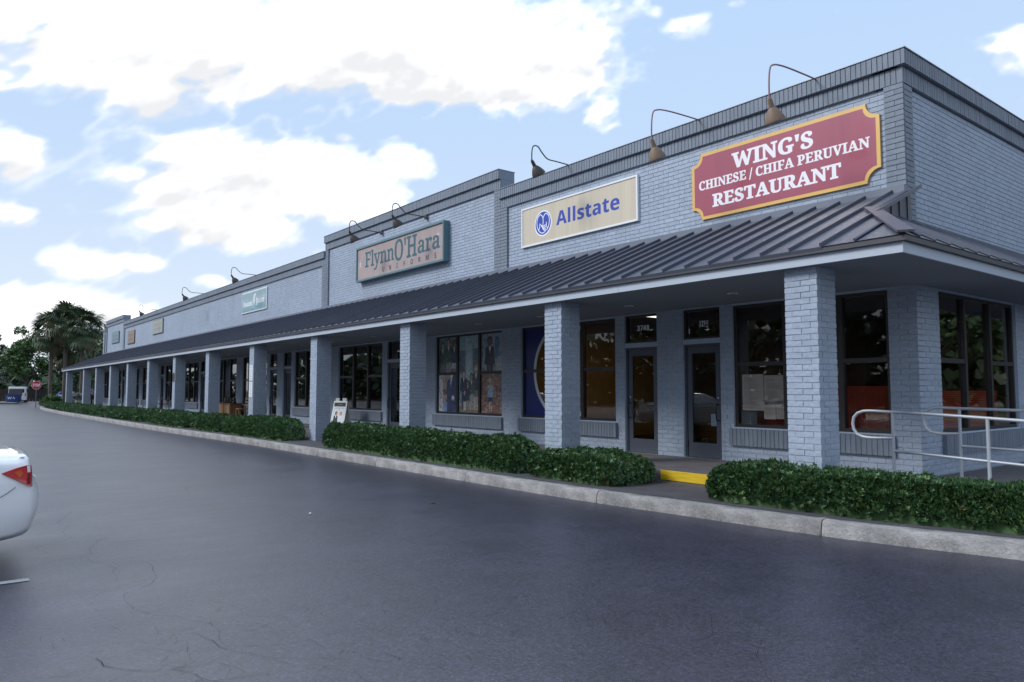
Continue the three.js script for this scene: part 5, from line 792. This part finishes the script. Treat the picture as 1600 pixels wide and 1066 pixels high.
{ // stop sign
  const t = thing('stop_sign', 'red octagonal stop sign on a thin post at the lot exit', 'traffic sign', null, [-74.4, 0, 3.5]); t.rotation.y = 1.45;
  part('post', box(-.03, .03, 0, 2.4, -.06, -.02), std(.12, .14, .17, .5), t);
  const tex = canvasTex(256, 256, (c, w) => { c.fillStyle = '#d9d6d8'; c.fillRect(0, 0, w, w); c.fillStyle = '#b01826'; c.beginPath(); for (let k = 0; k < 8; k++) { const a = Math.PI / 8 + k * Math.PI / 4; c.lineTo(128 + Math.cos(a) * 124, 128 + Math.sin(a) * 124); } c.fill(); c.fillStyle = '#f0eeee'; fitText(c, 'STOP', 128, 128, 190, 84, 'bold SIZEpx sans-serif'); });
  const g = new THREE.CylinderGeometry(.40, .40, .006, 8, 1).rotateY(Math.PI / 8).rotateX(Math.PI / 2); planeUV(g, -.39, -.39, .78, .78); g.translate(0, 2.02, 0); part('plate', g, decal({ map: tex }), t);
}
{ // dumpster with its lid open
  const t = thing('dumpster', 'blue dumpster with black lid standing open on the island', 'dumpster', null, [-103.8, .0, 3.0]); t.rotation.y = 1.2; t.scale.setScalar(.8); const blue = std(.025, .06, .20, .55);
  const g = new THREE.CylinderGeometry(1.3, 1.12, 1.1, 4, 1).rotateY(Math.PI / 4).scale(1, 1, .72).translate(0, .72, 0); part('bin', g, blue, t); part('rim', [box(-1.0, 1.0, 1.24, 1.31, .62, .72), box(-1.0, 1.0, 1.24, 1.31, -.72, -.62)], blue, t);
  const lid = part('lid', rbox(-.92, .92, 0, .05, 0, .9, .015), M.black, t); lid.position.set(0, 1.32, -.7); lid.rotation.x = -1.9; const tex = canvasTex(256, 128, (c) => { c.clearRect(0, 0, 256, 128); c.strokeStyle = '#d5dbe6'; c.lineWidth = 15; c.beginPath(); c.moveTo(20, 30); c.lineTo(45, 95); c.lineTo(70, 40); c.lineTo(95, 95); c.lineTo(118, 30); c.stroke(); c.beginPath(); c.moveTo(150, 98); c.lineTo(175, 36); c.lineTo(200, 98); c.stroke(); });
  part('marking', new THREE.PlaneGeometry(1.3, .6).rotateX(-.10).translate(0, .80, .655), decal({ map: tex, transparent: true, alphaTest: .4 }), t); part('fork_pocket', [box(-1.02, -.90, .5, .7, -.5, .5), box(.90, 1.02, .5, .7, -.5, .5)], blue, t);
}
{ // white van behind it, and a blue car among the trunks
  const t = thing('white_van', 'white van parked behind the blue dumpster', 'van', null, [-111.6, 0, 1.9]); t.rotation.y = 1.45; const wh = std(.7, .71, .73, .35), gl = std(.02, .025, .03, .1);
  const s = new THREE.Shape(); [[-2.4, .35], [2.3, .35], [2.45, .8], [2.35, 1.05], [1.7, 1.2], [1.15, 1.9], [.9, 1.98], [-2.3, 1.98], [-2.42, 1.8]].forEach(([x, y], i) => i ? s.lineTo(x, y) : s.moveTo(x, y)); part('body', new THREE.ExtrudeGeometry(s, { depth: 1.8, bevelEnabled: true, bevelSize: .05, bevelThickness: .06, bevelSegments: 2 }).translate(0, 0, -.9).rotateY(Math.PI / 2), wh, t);
  part('rear_window', box(-.72, -.06, 1.25, 1.72, 2.45, 2.48), gl, t); part('rear_window', box(.06, .72, 1.25, 1.72, 2.45, 2.48), gl, t); for (const q of [-1, 1]) { part('tail_light', box(q * .86 - .06, q * .86 + .06, .8, 1.15, 2.44, 2.475), std(.4, .02, .02, .3), t); part('side_window', box(q * .962 - .008, q * .962 + .008, 1.25, 1.72, -.6, 2.0), gl, t); for (const z of [-1.5, 1.5]) part('wheel', new THREE.CylinderGeometry(.34, .34, .22, 18).rotateZ(Math.PI / 2).translate(q * .84, .34, z), M.black, t); }
  sedan('parked_car', 'blue car showing between the palm trunks', [-104.5, 0, -3.2], 1.2, [.05, .10, .32]);
  const f = thing('timber_fence', 'dark board fence behind the dumpster and stop sign', 'fence', null, [-121, 0, -2]); f.rotation.y = Math.PI / 2; for (let k = 0; k < 60; k++) part('board', box(-9 + k * .4, -8.63 + k * .4, 0, 1.75 + (k % 3) * .02, -.012, .012), barkDark, f); part('rail', [box(-9, 15, .4, .5, -.06, -.013), box(-9, 15, 1.3, 1.4, -.06, -.013)], barkDark, f);
  const h = thing('far_house', 'pale building showing through the trees beyond the dumpster', 'building', null, [-158, -1.5, 12]); part('wall', box(-4, 4, 0, 5, -9, 9), std(.55, .48, .40, .9), h); const rs = new THREE.Shape([[-5, 5], [5, 5], [0, 7.2]].map(p => new THREE.Vector2(...p))); part('roof', new THREE.ExtrudeGeometry(rs, { depth: 19, bevelEnabled: false }).translate(0, 0, -9.5), std(.30, .20, .16, .9), h); for (const z of [-6, -2, 2, 6]) part('window', box(4.0, 4.04, 1.2, 2.6, z - .6, z + .6), gl, h);
}

renderer.render(scene, camera);
